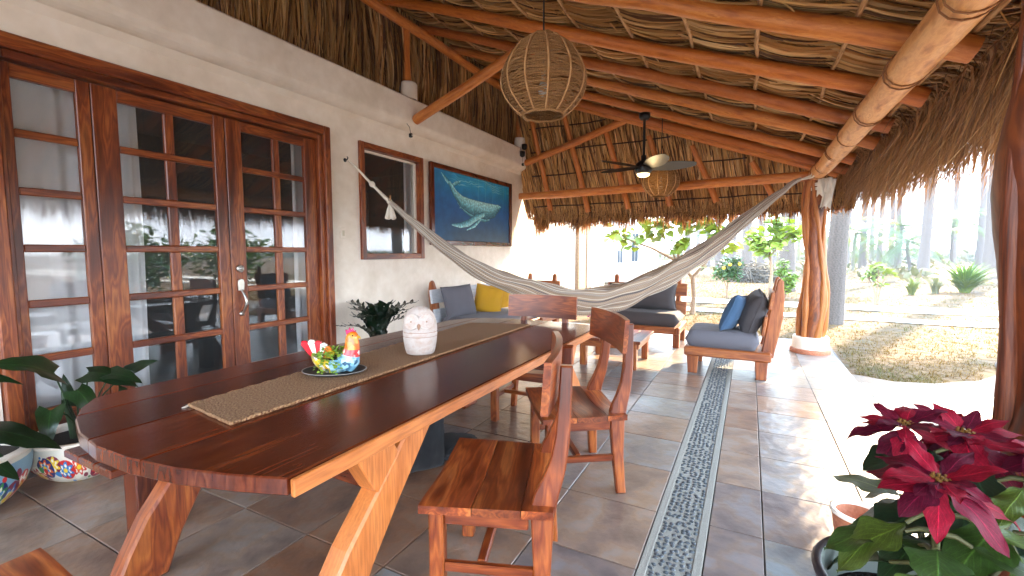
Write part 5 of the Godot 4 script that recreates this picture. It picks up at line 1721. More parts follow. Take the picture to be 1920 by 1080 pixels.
func bowl_pot(label: String, at: Vector3, k: float, paint: Texture2D):
	var P := thing("painted_pot", label, "plant pot", at)
	var m := mat(Color.WHITE, 0.3)
	m.albedo_texture = paint
	m.uv1_scale = Vector3(2, 1, 1)
	var pr := []
	for q in [[0.13, 0.0], [0.15, 0.01], [0.2, 0.05], [0.245, 0.11], [0.265, 0.17], [0.268, 0.22], [0.262, 0.255]]: pr.append(Vector2(q[0], q[1]) * k)
	part("bowl", G.new().lathe(pr, 40).mesh(), m, P)
	var rim := []
	for q in [[0.262, 0.255], [0.275, 0.262], [0.275, 0.275], [0.25, 0.28], [0.24, 0.262], [0.235, 0.23]]: rim.append(Vector2(q[0], q[1]) * k)
	part("rim", G.new().lathe(rim, 40).mesh(), M.white, P)
	part("soil", G.new().lathe([Vector2(0.238, 0.23) * k, Vector2(0.1, 0.245) * k, Vector2(0.001, 0.25 * k)], 20).mesh(), M.soil, P)

func leafcolor(c: Color, rough := 0.35) -> StandardMaterial3D:
	var m := mat(c, rough)
	if not M.has("veins"):
		var im := Image.create(128, 128, false, Image.FORMAT_RGB8)
		for y in 128:
			for x in 128:
				var u := absf(x / 127.0 - 0.5)
				var v := y / 127.0
				var k := 0.80 + 0.14 * wn.get_noise_2d(x * 0.06, y * 0.06) + 0.10 * wn.get_noise_2d(x * 0.25, y * 0.25)
				var side := absf(fposmod((v - u * 0.9) * 8.0, 1.0) - 0.5)
				k += 0.28 * exp(-pow(side / 0.06, 2.0)) * (1.0 - u)
				k += 0.45 * exp(-pow(u / 0.02, 2.0))
				im.set_pixel(x, y, Color(minf(k, 1.3) / 1.3, minf(k, 1.3) / 1.3, minf(k, 1.2) / 1.3))
		M.veins = ImageTexture.create_from_image(im)
	m.albedo_texture = M.veins
	m.albedo_color = Color(minf(1.0, c.r * 1.2), minf(1.0, c.g * 1.2), minf(1.0, c.b * 1.2))
	m.heightmap_enabled = true
	m.heightmap_texture = M.veins
	m.heightmap_scale = 0.12
	m.backlight_enabled = true
	m.backlight = Color(0.25, 0.3, 0.1)
	m.detail_enabled = true
	m.detail_albedo = wood_tex["pore"]
	m.detail_blend_mode = BaseMaterial3D.BLEND_MODE_MUL
	m.detail_uv_layer = BaseMaterial3D.DETAIL_UV_2
	m.uv2_triplanar = true
	m.uv2_scale = Vector3(3, 3, 3)
	return m

# one leaf on a stalk: root -> base of the leaf, then the blade along dir
func stalk_leaf(T: Node3D, root: Vector3, at: Vector3, dir: Vector3, up: Vector3, mesh: Mesh, size: float, m: Material, sm: Material, called := "leaf"):
	var x := dir.normalized()
	var z := x.cross(up).normalized()
	var y := z.cross(x)
	var lf := part(called, mesh, m, T, Transform3D(Basis(x, y, z) * Basis.from_scale(Vector3(size, size * rng.randf_range(0.5, 1.7), size * rng.randf_range(0.8, 1.1))), at))
	if root != at:
		var mid := root.lerp(at, 0.55) + Vector3(0, 0.25 * (at - root).length() * 0.5, 0)
		part("stalk", G.new().tube([root, root.lerp(mid, 0.6), mid, at.lerp(mid, 0.35), at], [0.007, 0.006, 0.005, 0.004, 0.004], 6).mesh(), sm, T)
	return lf

func potted_plants():
	bowl_pot("painted bowl pot with red and orange flowers left of the bench", Vector3(-3.58, 0, -1.17), 0.95, flower_paint(4, Color("d9d4c4")))
	bowl_pot("painted pot in blue, green and yellow cut by the left picture edge", Vector3(-3.56, 0, -0.63), 1.15, flower_paint(9, Color("7fa8bf")))
	var dk := leafcolor(Color("1f3a1c"), 0.3)
	var md := leafcolor(Color("2a4a22"), 0.3)
	var stm := leafcolor(Color("38552e"), 0.5)
	var hm := leaf_mesh(1.0, 0.72, 0.25, 0.35, 1, 3)
	var hm2 := leaf_mesh(1.0, 0.6, -0.2, 0.45, 1, 5)
	var A := thing("leafy_pot_plant", "broad leaved dark green plant in the red flowered pot", "plant", Vector3(-3.58, 0.235, -1.17))
	var L := [[Vector3(0.05, 0.42, 0.12), Vector3(0.15, 0.25, 0.28), 0.27], [Vector3(0.0, 0.38, -0.05), Vector3(0.35, -0.05, -0.3), 0.24], [Vector3(0.08, 0.36, -0.13), Vector3(0.5, -0.02, -0.25), 0.17], [Vector3(0.06, 0.30, 0.03), Vector3(0.35, -0.25, -0.1), 0.2], [Vector3(-0.02, 0.32, -0.24), Vector3(0.3, 0.22, -0.2), 0.2], [Vector3(0.1, 0.24, -0.15), Vector3(0.3, -0.3, -0.2), 0.2], [Vector3(0.1, 0.22, 0.16), Vector3(0.4, -0.3, 0.2), 0.18], [Vector3(0.02, 0.2, 0.05), Vector3(0.1, 0.3, 0.05), 0.16]]
	for i in L.size():
		stalk_leaf(A, Vector3(0.02 * sin(i * 2.0), 0.0, 0.03 * cos(i * 1.7)), L[i][0], L[i][1], Vector3(0.55, 0.8, 0.2), hm if i % 2 == 0 else hm2, L[i][2], dk if i % 3 else md, stm)
	var cg := G.new()
	for i in 5:
		cg.tube([Vector3(0.03 * cos(i * 1.3), -0.03, 0.03 * sin(i * 1.3)), Vector3(0.05 * cos(i * 1.3), 0.1, 0.05 * sin(i * 1.3)), Vector3(0.08 * cos(i * 1.3), 0.22, 0.08 * sin(i * 1.3))], [0.028, 0.02, 0.008], 8)
	part("stem_clump", cg.mesh(), stm, A)
	var Bp := thing("leafy_pot_plant", "dark leaved plant in the blue pot at the left picture edge", "plant", Vector3(-3.56, 0.28, -0.63))
	L = [[Vector3(0.12, 0.16, -0.12), Vector3(0.35, -0.08, -0.35), 0.3], [Vector3(0.15, 0.2, 0.0), Vector3(0.5, 0.05, -0.15), 0.26], [Vector3(0.0, 0.45, -0.05), Vector3(0.3, 0.1, -0.25), 0.22], [Vector3(0.05, 0.32, 0.12), Vector3(0.3, 0.1, 0.3), 0.24], [Vector3(0.18, 0.1, -0.05), Vector3(0.5, -0.25, -0.25), 0.26]]
	for i in L.size():
		stalk_leaf(Bp, Vector3(0.02 * sin(i * 2.0), 0.0, 0.03 * cos(i * 1.7)), L[i][0], L[i][1], Vector3(0.4, 0.9, 0.2), hm2 if i % 2 == 0 else hm, L[i][2], dk, stm)
	# feathery plant by the wall behind the table
	var Zt := thing("dark_clay_pot", "plain dark pot on the floor by the wall behind the table", "plant pot", Vector3(-3.62, 0, -3.72))
	part("body", G.new().lathe([Vector2(0.001, 0), Vector2(0.13, 0), Vector2(0.14, 0.01), Vector2(0.18, 0.26), Vector2(0.19, 0.27), Vector2(0.19, 0.3), Vector2(0.165, 0.3), Vector2(0.16, 0.26)], 26).mesh(), M.terracotta, Zt)
	part("soil", G.new().lathe([Vector2(0.163, 0.26), Vector2(0.001, 0.27)], 18).mesh(), M.soil, Zt)
	var Z := thing("feathery_plant", "dark glossy plant with feathery upright fronds behind the rooster planter", "plant", Vector3(-3.62, 0.27, -3.72))
	var zl := leaf_mesh(1.0, 0.5, 0.2, 0.15, 0, 2)
	var zc := leafcolor(Color("16301a"), 0.22)
	var za := zl.surface_get_arrays(0)
	for i in 18:
		var az := TAU * i / 18.0 * 5.0 + 0.3
		var out_ := 0.16 + 0.26 * fposmod(i * 0.37, 1.0)
		var hh := 0.52 - 0.22 * fposmod(i * 0.61, 1.0)
		var dir := Vector3(cos(az), 0, sin(az))
		if dir.x < -0.3: out_ *= 0.6
		var pts := []
		for k in 9:
			var t := k / 8.0
			pts.append(dir * out_ * t * t + dir * 0.03 + Vector3(0, hh * sin(t * 1.5), 0))
		var g := G.new()
		g.tube(pts, [0.009, 0.008, 0.006, 0.004, 0.002], 6)
		var st := g.st
		for k in range(2, 9):
			for s in [-1, 1]:
				var p: Vector3 = pts[k]
				var tan: Vector3 = (pts[k] - pts[k - 1]).normalized()
				var sd := tan.cross(dir.cross(Vector3.UP)).normalized()
				var lat = dir.cross(Vector3.UP).normalized() * s
				var x = (lat * 0.8 + tan * 0.7).normalized()
				var z = x.cross(sd).normalized()
				var B := Basis(x, z.cross(x), z) * Basis.from_scale(Vector3.ONE * rng.randf_range(0.1, 0.135))
				st.append_from(zl, 0, Transform3D(B, p))
		part("frond", g.st.commit() if false else g.mesh(), zc, Z)

func poinsettia():
	var Tt := thing("plant_stool", "low wooden stool carrying the poinsettia pot", "stool", Vector3(0.33, 0, -1.17))
	part("top", G.new().lathe([Vector2(0.001, 0.395), Vector2(0.15, 0.395), Vector2(0.16, 0.405), Vector2(0.16, 0.425), Vector2(0.15, 0.432), Vector2(0.001, 0.433)], 28).mesh(), wood("chair", "x"), Tt)
	for k in 4:
		var a := TAU * k / 4.0 + 0.4
		part("leg", G.new().tube([Vector3(cos(a) * 0.14, 0, sin(a) * 0.14), Vector3(cos(a) * 0.11, 0.4, sin(a) * 0.11)], [0.018, 0.022], 8).mesh(), wood("chair", "y"), Tt)
	var P := thing("poinsettia_pot", "dark rimmed pot with a pale inside holding the poinsettia", "plant pot", Vector3(0.33, 0.434, -1.17))
	part("body", G.new().lathe([Vector2(0.001, 0), Vector2(0.115, 0), Vector2(0.125, 0.01), Vector2(0.168, 0.2), Vector2(0.178, 0.21), Vector2(0.182, 0.225), Vector2(0.176, 0.232), Vector2(0.164, 0.228)], 40).mesh(), mat(Color("23242b"), 0.3), P)
	part("inside", G.new().lathe([Vector2(0.164, 0.2281), Vector2(0.158, 0.19), Vector2(0.15, 0.15)], 36).mesh(), mat(Color("a9b3ab"), 0.5), P)
	part("soil", G.new().lathe([Vector2(0.152, 0.15), Vector2(0.001, 0.165)], 18).mesh(), M.soil, P)
	var Q := thing("terracotta_pot", "small empty clay pot with white rim on the floor behind the poinsettia pot", "plant pot", Vector3(0.47, 0, -2.42))
	part("body", G.new().lathe([Vector2(0.001, 0), Vector2(0.07, 0), Vector2(0.075, 0.01), Vector2(0.10, 0.19), Vector2(0.088, 0.19), Vector2(0.085, 0.15), Vector2(0.001, 0.12)], 28).mesh(), M.terracotta, Q)
	part("rim", G.new().lathe([Vector2(0.101, 0.188), Vector2(0.107, 0.192), Vector2(0.107, 0.205), Vector2(0.09, 0.207), Vector2(0.087, 0.19)], 28).mesh(), M.white, Q)
	var T := thing("poinsettia", "poinsettia with large deep red bracts at the lower right", "plant", Vector3(0.36, 0.585, -1.185))
	var o := Vector3(-0.33, -0.59, 1.17)
	var reds := []
	for c in [Color("960c2a"), Color("7a0a2e"), Color("a81032"), Color("62082a")]:
		var m := leafcolor(c, 0.65)
		m.metallic_specular = 0.3
		m.backlight = Color(0.45, 0.08, 0.1)
		reds.append(m)
	var greens := []
	for c in [Color("3f5c22"), Color("27431f"), Color("566b24"), Color("1f3b22")]: greens.append(leafcolor(c, 0.45))
	var stemc := leafcolor(Color("6b6a3a"), 0.6)
	var bm := [leaf_mesh(1.0, 0.5, 0.12, 0.22, 2, 1), leaf_mesh(1.0, 0.56, 0.18, 0.3, 2, 4), leaf_mesh(1.0, 0.46, 0.08, 0.15, 2, 7), leaf_mesh(1.0, 0.52, -0.14, 0.35, 2, 9)]
	# three flower heads
	var heads := [
		[Vector3(0.301, 0.924, -1.082), 1.0, 0.25],
		[Vector3(0.41, 0.945, -1.33), 1.15, 1.0],
		[Vector3(0.515, 0.955, -1.24), 0.95, 2.0],
		[Vector3(0.30, 0.955, -1.30), 0.9, 3.1],
		[Vector3(0.62, 0.90, -1.36), 0.9, 4.2]]
	for h in heads:
		var c: Vector3 = h[0]
		var k: float = h[1]
		var stem_base := Vector3(0.33 + 0.03 * sin(h[2] * 3.0), 0.6, -1.17 + 0.03 * cos(h[2] * 3.0)) if h[2] > 0.5 else Vector3(0.312, 0.59, -1.10)
		part("stem", G.new().tube([o + stem_base, o + stem_base.lerp(c, 0.35) + Vector3(0.006, 0.0, -0.004), o + stem_base.lerp(c, 0.7) + Vector3(-0.004, 0, 0.004), o + c], [0.0075, 0.007, 0.0065, 0.005], 8, true, 0.06).mesh(), stemc, T)
		var axis := Vector3(-0.06, 0.93, 0.22).normalized()
		var ex := axis.cross(Vector3(0, 0, 1)).normalized()
		var ez := ex.cross(axis)
		for i in 24:
			var ring := 0 if i < 9 else 1
			var a = TAU * i / 9.0 + h[2] if ring == 0 else TAU * (i - 9) / 8.0 + 0.35 + h[2]
			a += rng.randf_range(-0.25, 0.25)
			var el := rng.randf_range(-0.55, 0.12) if ring == 0 else rng.randf_range(0.1, 0.6)
			var d := ((ex * cos(a) + ez * sin(a)) * cos(el) + axis * sin(el)).normalized()
			var size := (rng.randf_range(0.095, 0.145) if ring == 0 else rng.randf_range(0.05, 0.1)) * k * 0.88
			var at := o + c + d * 0.012 + axis * (0.004 * ring)
			stalk_leaf(T, at, at, d, axis, bm[i % 4], size, reds[(i + int(h[2])) % 4], stemc, "bract")
		var cg := G.new()
		for i in 9:
			var a := i * 2.4
			var r := 0.004 * sqrt(float(i))
			var b := o + c + ex * cos(a) * r + ez * sin(a) * r
			cg.tube([b, b + axis * 0.014 + ex * cos(a) * 0.004 + ez * sin(a) * 0.004], [0.0025, 0.0035], 5)
		part("flower_buds", cg.mesh(), leafcolor(Color("a2702c"), 0.6), T)
	# green leaves down the stems
	var gl := [leaf_mesh(1.0, 0.62, 0.1, 0.25, 2, 3), leaf_mesh(1.0, 0.7, 0.15, 0.35, 2, 6), leaf_mesh(1.0, 0.58, -0.1, 0.2, 2, 8)]
	for i in 44:
		var hsel: Vector3 = heads[i % 3][0]
		var t := 0.35 + 0.6 * fposmod(i * 0.417, 1.0)
		var root := Vector3(0.33, 0.6, -1.17).lerp(hsel, t)
		var a := i * 2.399
		var d := Vector3(cos(a), rng.randf_range(-0.45, 0.1), sin(a)).normalized()
		var at := root + d * rng.randf_range(0.04, 0.075)
		stalk_leaf(T, o + root, o + at, d, Vector3.UP, gl[i % 3], rng.randf_range(0.11, 0.165), greens[(i * 7 + i / 3) % 4], stemc)

# ------------------------------------------------------------------ garden
func crown(T: Node3D, clumps: Array, n: int, size: float, ca: Color, cb: Color, lm: Mesh):
	var tf := []
	var cl := []
	var tot := 0.0
	for c in clumps: tot += pow(c[1], 2.0)
	for c in clumps:
		var m := int(n * pow(c[1], 2.0) / tot)
		var tone := rng.randf()
		for i in m:
			var d = Vector3(rng.randfn(), rng.randfn() * 0.8, rng.randfn()).normalized() * pow(rng.randf(), 0.5) * c[1]
			var B := Basis.from_euler(Vector3(rng.randf_range(-0.9, 0.9), rng.randf() * TAU, rng.randf_range(-0.9, 0.5))).scaled(Vector3.ONE * size * rng.randf_range(0.6, 1.25))
			tf.append(Transform3D(B, c[0] + d))
			cl.append(ca.lerp(cb, clampf(tone * 0.6 + rng.randf() * 0.5, 0, 1)) * rng.randf_range(0.8, 1.15) * 0.66)
	many("crown", lm, M.leaf, tf, cl, T)

func simple_leaf(w: float, kind: int) -> ArrayMesh:
	var g := G.new()
	var pr := [Vector2(0, 0), Vector2(0.3, w * 0.5), Vector2(0.65, w * 0.4), Vector2(1, 0)] if kind == 0 else [Vector2(0.05, 0), Vector2(-0.1, w * 0.35), Vector2(0.2, w * 0.52), Vector2(0.6, w * 0.38), Vector2(1, 0)]
	g.smooth(false)
	for s in [-1, 1]:
		for i in range(0, pr.size() - 1):
			var a := Vector3(pr[i].x, -0.1 * pr[i].x * pr[i].x, 0)
			var b := Vector3(pr[i + 1].x, -0.1 * pr[i + 1].x * pr[i + 1].x, 0)
			var c := Vector3(pr[i].x, 0.12 * pr[i].y - 0.1 * pr[i].x * pr[i].x, s * pr[i].y)
			var d := Vector3(pr[i + 1].x, 0.12 * pr[i + 1].y - 0.1 * pr[i + 1].x * pr[i + 1].x, s * pr[i + 1].y)
			if s > 0: g.quad(a, b, d, c)
			else: g.quad(b, a, c, d)
	return g.mesh()

func frond_mesh(L: float, droop: float, lw: float, seed_: int) -> G:
	var r := RandomNumberGenerator.new()
	r.seed = seed_
	var g := G.new()
	var pts := []
	for k in 13:
		var t := k / 12.0
		pts.append(Vector3(L * t * (1.0 - 0.18 * droop * t), L * (0.25 * t - droop * t * t), 0))
	g.tube(pts, [0.03, 0.02, 0.012, 0.006], 4, false)
	g.smooth(false)
	for k in range(2, 48):
		var t := k / 48.0
		var i := int(t * 12.0)
		var p: Vector3 = pts[i].lerp(pts[mini(i + 1, 12)], t * 12.0 - i)
		var tan: Vector3 = (pts[mini(i + 1, 12)] - pts[i]).normalized()
		for s in [-1, 1]:
			var ll := lw * (0.4 + 0.8 * sin(PI * pow(t, 0.8))) * r.randf_range(0.8, 1.1)
			var tip := p + (Vector3(0, -0.35 - 0.4 * r.randf(), s) + tan * 0.7).normalized() * ll
			g.tri(p - tan * 0.03, p + tan * 0.03, tip)
	return g

func palm(called: String, label: String, x: float, z: float, h: float, r: float, group := "", fronds := true, lean := 0.0):
	var T := thing(called, label, "palm tree", Vector3(x, -0.08, z), 0.0, group)
	var pts := []
	var rad := []
	var ph := x * 3.1 + z
	for k in 15:
		var t := k / 14.0
		pts.append(Vector3(lean * t * t * h + 0.12 * sin(t * 3.0 + ph), h * t, 0.1 * sin(t * 2.5 + ph * 1.7)))
		rad.append(r * (1.0 - 0.3 * t) * (1.0 + 0.35 * exp(-t * 14.0)) * (1.0 + 0.03 * sin(k * 2.1)))
	part("trunk", G.new().tube(pts, rad, 12, true, 0.02, ph).mesh(), M.palmtrunk, T)
	if fronds:
		var g := G.new()
		for i in 3: pass
		for i in 15:
			var B := Basis(Vector3.UP, TAU * i / 15.0 + ph) * Basis(Vector3.BACK, 0.7 - 0.09 * float((i * 7) % 15))
			part("frond", frond_src[i % 3], M.palmleaf, T, Transform3D(B * Basis.from_scale(Vector3.ONE * (0.8 + 0.05 * (i % 5))), pts[14]))

var frond_src := []

func bush(called: String, label: String, category: String, at: Vector3, clumps: Array, n: int, size: float, ca: Color, cb: Color, lm: Mesh, stems := 3):
	var T := thing(called, label, category, at)
	for s in stems:
		var c: Vector3 = clumps[s % clumps.size()][0]
		part("stem", G.new().tube([Vector3(0.03 * s - 0.03, -0.1, 0.02 * s), c * 0.5 + Vector3(0.05 * sin(s * 2.0), 0, 0), c], [0.03, 0.022, 0.01], 7, true, 0.1, s).mesh(), M.bark, T)
	crown(T, clumps, n, size, ca, cb, lm)

func spiky(called: String, label: String, category: String, at: Vector3, n: int, L: float, w: float, spread: float, ca: Color, cb: Color):
	var T := thing(called, label, category, at)
	var g := G.new()
	var k := 6
	g.smooth(false)
	for i in k:
		var t0 := float(i) / k
		var t1 := float(i + 1) / k
		var p := func(t: float) -> Vector3: return Vector3(t * (0.35 + 0.5 * t), t - 0.45 * t * t, 0)
		var w0 := 0.5 * (1.0 - pow(t0, 2.5))
		var w1 := 0.5 * (1.0 - pow(t1, 2.5))
		var a: Vector3 = p.call(t0)
		var b: Vector3 = p.call(t1)
		g.quad(a - Vector3(0, 0, w0), a + Vector3(0, 0, w0), b + Vector3(0, 0, w1), b - Vector3(0, 0, w1))
	var m := g.mesh()
	var tf := []
	var cl := []
	for i in n:
		var a := rng.randf() * TAU
		var s := L * rng.randf_range(0.6, 1.1)
		var B := Basis(Vector3.UP, a) * Basis(Vector3.BACK, rng.randf_range(-0.1, 0.7)) * Basis.from_scale(Vector3(s * spread, s, w * rng.randf_range(0.7, 1.2)))
		tf.append(Transform3D(B, Vector3(cos(a) * 0.12 * L * rng.randf(), -0.05, -sin(a) * 0.12 * L * rng.randf())))
		cl.append(ca.lerp(cb, rng.randf()) * 0.5)
	many("blades", m, M.leaf, tf, cl, T)

func garden():
	M.palmleaf = mat(Color("34471f"), 0.5)
	M.palmleaf.backlight_enabled = true
	M.palmleaf.backlight = Color(0.4, 0.45, 0.2)
	for i in 3: frond_src.append(frond_mesh(3.6, 0.45 + 0.15 * i, 0.8, 40 + i).mesh())
	# annex wall beyond the porch
	var A := thing("annex_wall", "sunlit white annex wall with a tall tan wooden post beyond the porch end", "wall", Vector3(-4.2, 0, -11.7))
	part("plaster_face", G.new().box(Vector3(-0.02, 1.75, 0.0), Vector3(0.2, 3.5, 5.13), 0.01).mesh(), M.white, A)
	part("wooden_post", G.new().box(Vector3(0.13, 1.6, -0.12), Vector3(0.1, 3.2, 0.62), 0.01).box(Vector3(0.15, 1.6, -0.6), Vector3(0.1, 3.2, 0.32), 0.01).mesh(), tmat(M.bark.albedo_texture, 0.9, Vector3(3, 0.6, 3)), A)
	part("pilaster", G.new().box(Vector3(0.13, 1.7, -1.15), Vector3(0.1, 3.4, 0.5), 0.01).mesh(), M.plaster, A)
	part("drain_pipe", G.new().tube([Vector3(0.14, 0, 2.53), Vector3(0.14, 3.4, 2.53)], [0.03], 10).mesh(), M.metal, A)
	var Hs := thing("white_house", "white two windowed house with flat walls behind the far sofa", "house", Vector3(-6.6, 0, -22.0))
	part("wall", G.new().box(Vector3(0, 2.2, 0.0), Vector3(4.95, 4.4, 4.0), 0.02).mesh(), M.white, Hs)
	part("roof", G.new().box(Vector3(0, 4.5, 0.0), Vector3(5.3, 0.2, 4.4), 0.03).mesh(), M.concrete, Hs)
	part("pilaster", G.new().box(Vector3(1.83, 2.1, 2.05), Vector3(0.18, 4.2, 0.1), 0.01).mesh(), M.white, Hs)
	for q in [[1.535, 1.16, 0.24, 0.55], [2.18, 1.55, 0.27, 1.2]]:
		var wp := part("window", G.new().box(Vector3(q[0], q[1], 2.01), Vector3(q[2] + 0.1, q[3] + 0.1, 0.06), 0.01).mesh(), M.plaster, Hs)
		part("pane", G.new().box(Vector3(q[0] - q[2] * 0.26, q[1], 2.045), Vector3(q[2] * 0.46, q[3], 0.02), 0.003).mesh(), mat(Color("39424a"), 0.15), wp)
		part("pane", G.new().box(Vector3(q[0] + q[2] * 0.26, q[1], 2.045), Vector3(q[2] * 0.46, q[3], 0.02), 0.003).mesh(), mat(Color("39424a"), 0.15), wp)
	# heart leaved tree on a forked post like trunk
	var hl := simple_leaf(0.95, 1)
	var T := thing("heart_leaved_tree", "young tree with big bright heart shaped leaves beside the white house", "tree", Vector3(-1.1, -0.05, -10.9))
	part("trunk", G.new().tube([Vector3(0, 0, 0), Vector3(0.02, 0.45, 0), Vector3(-0.02, 0.86, 0.02)], [0.06, 0.05, 0.05], 10, true, 0.08).mesh(), M.bark, T)
	for b in [[Vector3(-0.02, 0.84, 0.02), Vector3(-0.35, 1.2, 0.05), Vector3(-0.7, 1.8, 0.1)], [Vector3(-0.02, 0.84, 0.02), Vector3(0.3, 1.25, 0.0), Vector3(0.55, 1.6, 0.0)], [Vector3(-0.35, 1.2, 0.05), Vector3(-0.9, 1.5, 0.2), Vector3(-1.6, 1.75, 0.2)], [Vector3(-0.35, 1.2, 0.0), Vector3(-0.3, 1.8, -0.2), Vector3(-0.2, 2.5, -0.2)]]:
		part("limb", G.new().tube(b, [0.035, 0.025, 0.012], 7, true, 0.06).mesh(), M.bark, T)
	crown(T, [[Vector3(-0.25, 2.1, 0), 0.5], [Vector3(-0.9, 2.0, 0.1), 0.45], [Vector3(-1.35, 1.65, 0.2), 0.28], [Vector3(-1.75, 1.85, 0.2), 0.26], [Vector3(0.35, 1.95, 0), 0.42], [Vector3(0.65, 1.55, 0.1), 0.24], [Vector3(-0.25, 1.55, 0.3), 0.25], [Vector3(-0.5, 2.7, 0), 0.6], [Vector3(0.3, 2.6, 0), 0.5], [Vector3(0.05, 1.2, 0.2), 0.16]], 560, 0.19, Color(0.16, 0.30, 0.035), Color(0.42, 0.52, 0.05), hl)
	var T2 := thing("heart_leaved_tree", "smaller heart leaved tree with one flat bright crown left of the root column", "tree", Vector3(0.52, -0.05, -14.8))
	part("trunk", G.new().tube([Vector3(0, 0, 0), Vector3(0.05, 0.8, 0), Vector3(-0.03, 1.5, 0.02)], [0.06, 0.045, 0.03], 9, true, 0.08).mesh(), M.bark, T2)
	for b in [[Vector3(0, 1.2, 0), Vector3(-0.3, 1.6, 0), Vector3(-0.6, 1.85, 0.1)], [Vector3(0, 1.3, 0), Vector3(0.3, 1.7, 0), Vector3(0.5, 2.0, 0)]]:
		part("limb", G.new().tube(b, [0.025, 0.018, 0.01], 6, true, 0.06).mesh(), M.bark, T2)
	crown(T2, [[Vector3(-0.4, 1.8, 0), 0.32], [Vector3(0.05, 1.65, 0.1), 0.35], [Vector3(0.45, 1.95, 0), 0.33], [Vector3(0.1, 2.2, 0), 0.3], [Vector3(-0.25, 1.5, 0.2), 0.22]], 300, 0.2, Color(0.17, 0.32, 0.04), Color(0.40, 0.52, 0.06), hl)
	var ol := simple_leaf(0.5, 0)
	bush("citrus_tree", "small round dark leaved tree with yellow fruit on the dry lawn", "tree", Vector3(-0.56, 0, -15.4), [[Vector3(0, 0.85, 0), 0.36], [Vector3(-0.2, 0.7, 0.1), 0.25], [Vector3(0.2, 1.05, 0), 0.24], [Vector3(0.15, 0.7, 0.1), 0.26]], 800, 0.12, Color(0.03, 0.09, 0.03), Color(0.10, 0.22, 0.05), ol, 2)
	var fruit := G.new()
	fruit.lathe([Vector2(0.001, -0.05), Vector2(0.04, -0.03), Vector2(0.05, 0), Vector2(0.04, 0.03), Vector2(0.001, 0.05)], 10)
	var ct := get_node("citrus_tree")
	for q in [Vector3(0.05, 0.98, 0.36), Vector3(0.3, 1.0, 0.2), Vector3(-0.12, 0.88, 0.36)]: part("fruit", fruit.mesh(), mat(Color("e0b41e"), 0.5), ct, Transform3D(Basis.IDENTITY, q))
	bush("green_shrub", "bright green upright shrub in front of the grey palm trunk left of the root column", "shrub", Vector3(0.98, 0, -16.0), [[Vector3(0, 0.35, 0), 0.26], [Vector3(-0.1, 0.75, 0), 0.22], [Vector3(0.12, 0.55, 0), 0.24], [Vector3(-0.06, 1.02, 0), 0.14]], 620, 0.13, Color(0.12, 0.26, 0.03), Color(0.32, 0.46, 0.06), ol, 3)
	bush("sapling", "thin young sapling standing alone on the lawn right of the root column", "tree", Vector3(2.95, 0, -14.7), [[Vector3(0, 0.95, 0), 0.18], [Vector3(-0.22, 0.75, 0), 0.14], [Vector3(0.2, 0.85, 0), 0.15], [Vector3(0.05, 0.5, 0), 0.1]], 150, 0.15, Color(0.12, 0.2, 0.04), Color(0.3, 0.38, 0.08), ol, 3)
	spiky("spiky_plant", "wide bright green spiky clump on the lawn at the right", "plant", Vector3(6.6, 0, -21.0), 420, 1.05, 0.07, 1.15, Color(0.13, 0.28, 0.03), Color(0.38, 0.52, 0.05))
	spiky("grass_tuft", "tall pale green grass tuft between the sapling and the spiky clump", "plant", Vector3(4.75, 0, -19.2), 160, 0.75, 0.03, 0.7, Color(0.2, 0.28, 0.08), Color(0.36, 0.42, 0.14))
	spiky("grass_tuft", "greyish dry grass tuft touching the left side of the spiky clump", "plant", Vector3(5.6, 0, -20.2), 120, 0.8, 0.03, 0.7, Color(0.26, 0.28, 0.14), Color(0.36, 0.36, 0.2))
	spiky("yucca", "small dark green spiky plant just right of the root column", "plant", Vector3(3.6, 0, -25.5), 110, 1.0, 0.07, 0.9, Color(0.07, 0.16, 0.05), Color(0.2, 0.3, 0.08))
	spiky("dry_bush", "dull grey green bush farther back right of the sapling", "plant", Vector3(5.2, 0, -27.0), 260, 0.9, 0.05, 1.0, Color(0.2, 0.24, 0.12), Color(0.3, 0.32, 0.2))
	# pile of dead branches
	var Pl := thing("branch_pile", "heap of dry grey palm fronds and branches on the lawn", "branch pile", Vector3(0.25, 0, -24.5))
	var bt := []
	var bc := []
	var stick := G.new().tube([Vector3(-0.5, 0, 0), Vector3(0, 0.12, 0.03), Vector3(0.5, 0, 0)], [0.02, 0.016, 0.008], 5).mesh()
	for i in 420:
		var a := rng.randf() * TAU
		var r := sqrt(rng.randf())
		bt.append(Transform3D(Basis.from_euler(Vector3(rng.randf_range(-0.5, 0.5), a, rng.randf_range(-0.5, 0.5))).scaled(Vector3.ONE * rng.randf_range(0.6, 1.5)), Vector3(cos(a * 3.0) * r * 1.0, rng.randf() * 0.75 * (1.0 - r * r), sin(a * 3.0) * r * 0.8)))
		bc.append(Color(0.10, 0.085, 0.065).lerp(Color(0.2, 0.165, 0.12), rng.randf()))
	many("branches", stick, M.grass, bt, bc, Pl)
	# palms
	palm("palm_tree", "thick grey palm trunk standing right behind the root column", 1.47, -10.9, 11.0, 0.17)
	palm("palm_tree", "grey palm trunk behind the bright green shrub", 1.28, -19.0, 13.0, 0.24)
	palm("palm_tree", "stout grey palm trunk at the right near the trunk post", 9.55, -28.0, 14.0, 0.32)
	palm("palm_tree", "palm trunk behind the grass tufts at the right middle of the lawn", 9.39, -36.0, 14.0, 0.26)
	palm("palm_tree", "palm trunk standing between the two heart leaved trees", -0.1, -28.0, 13.0, 0.25, "", true)
	palm("palm_tree", "palm trunk just left of the second heart leaved tree's crown", -1.68, -30.0, 13.0, 0.22)
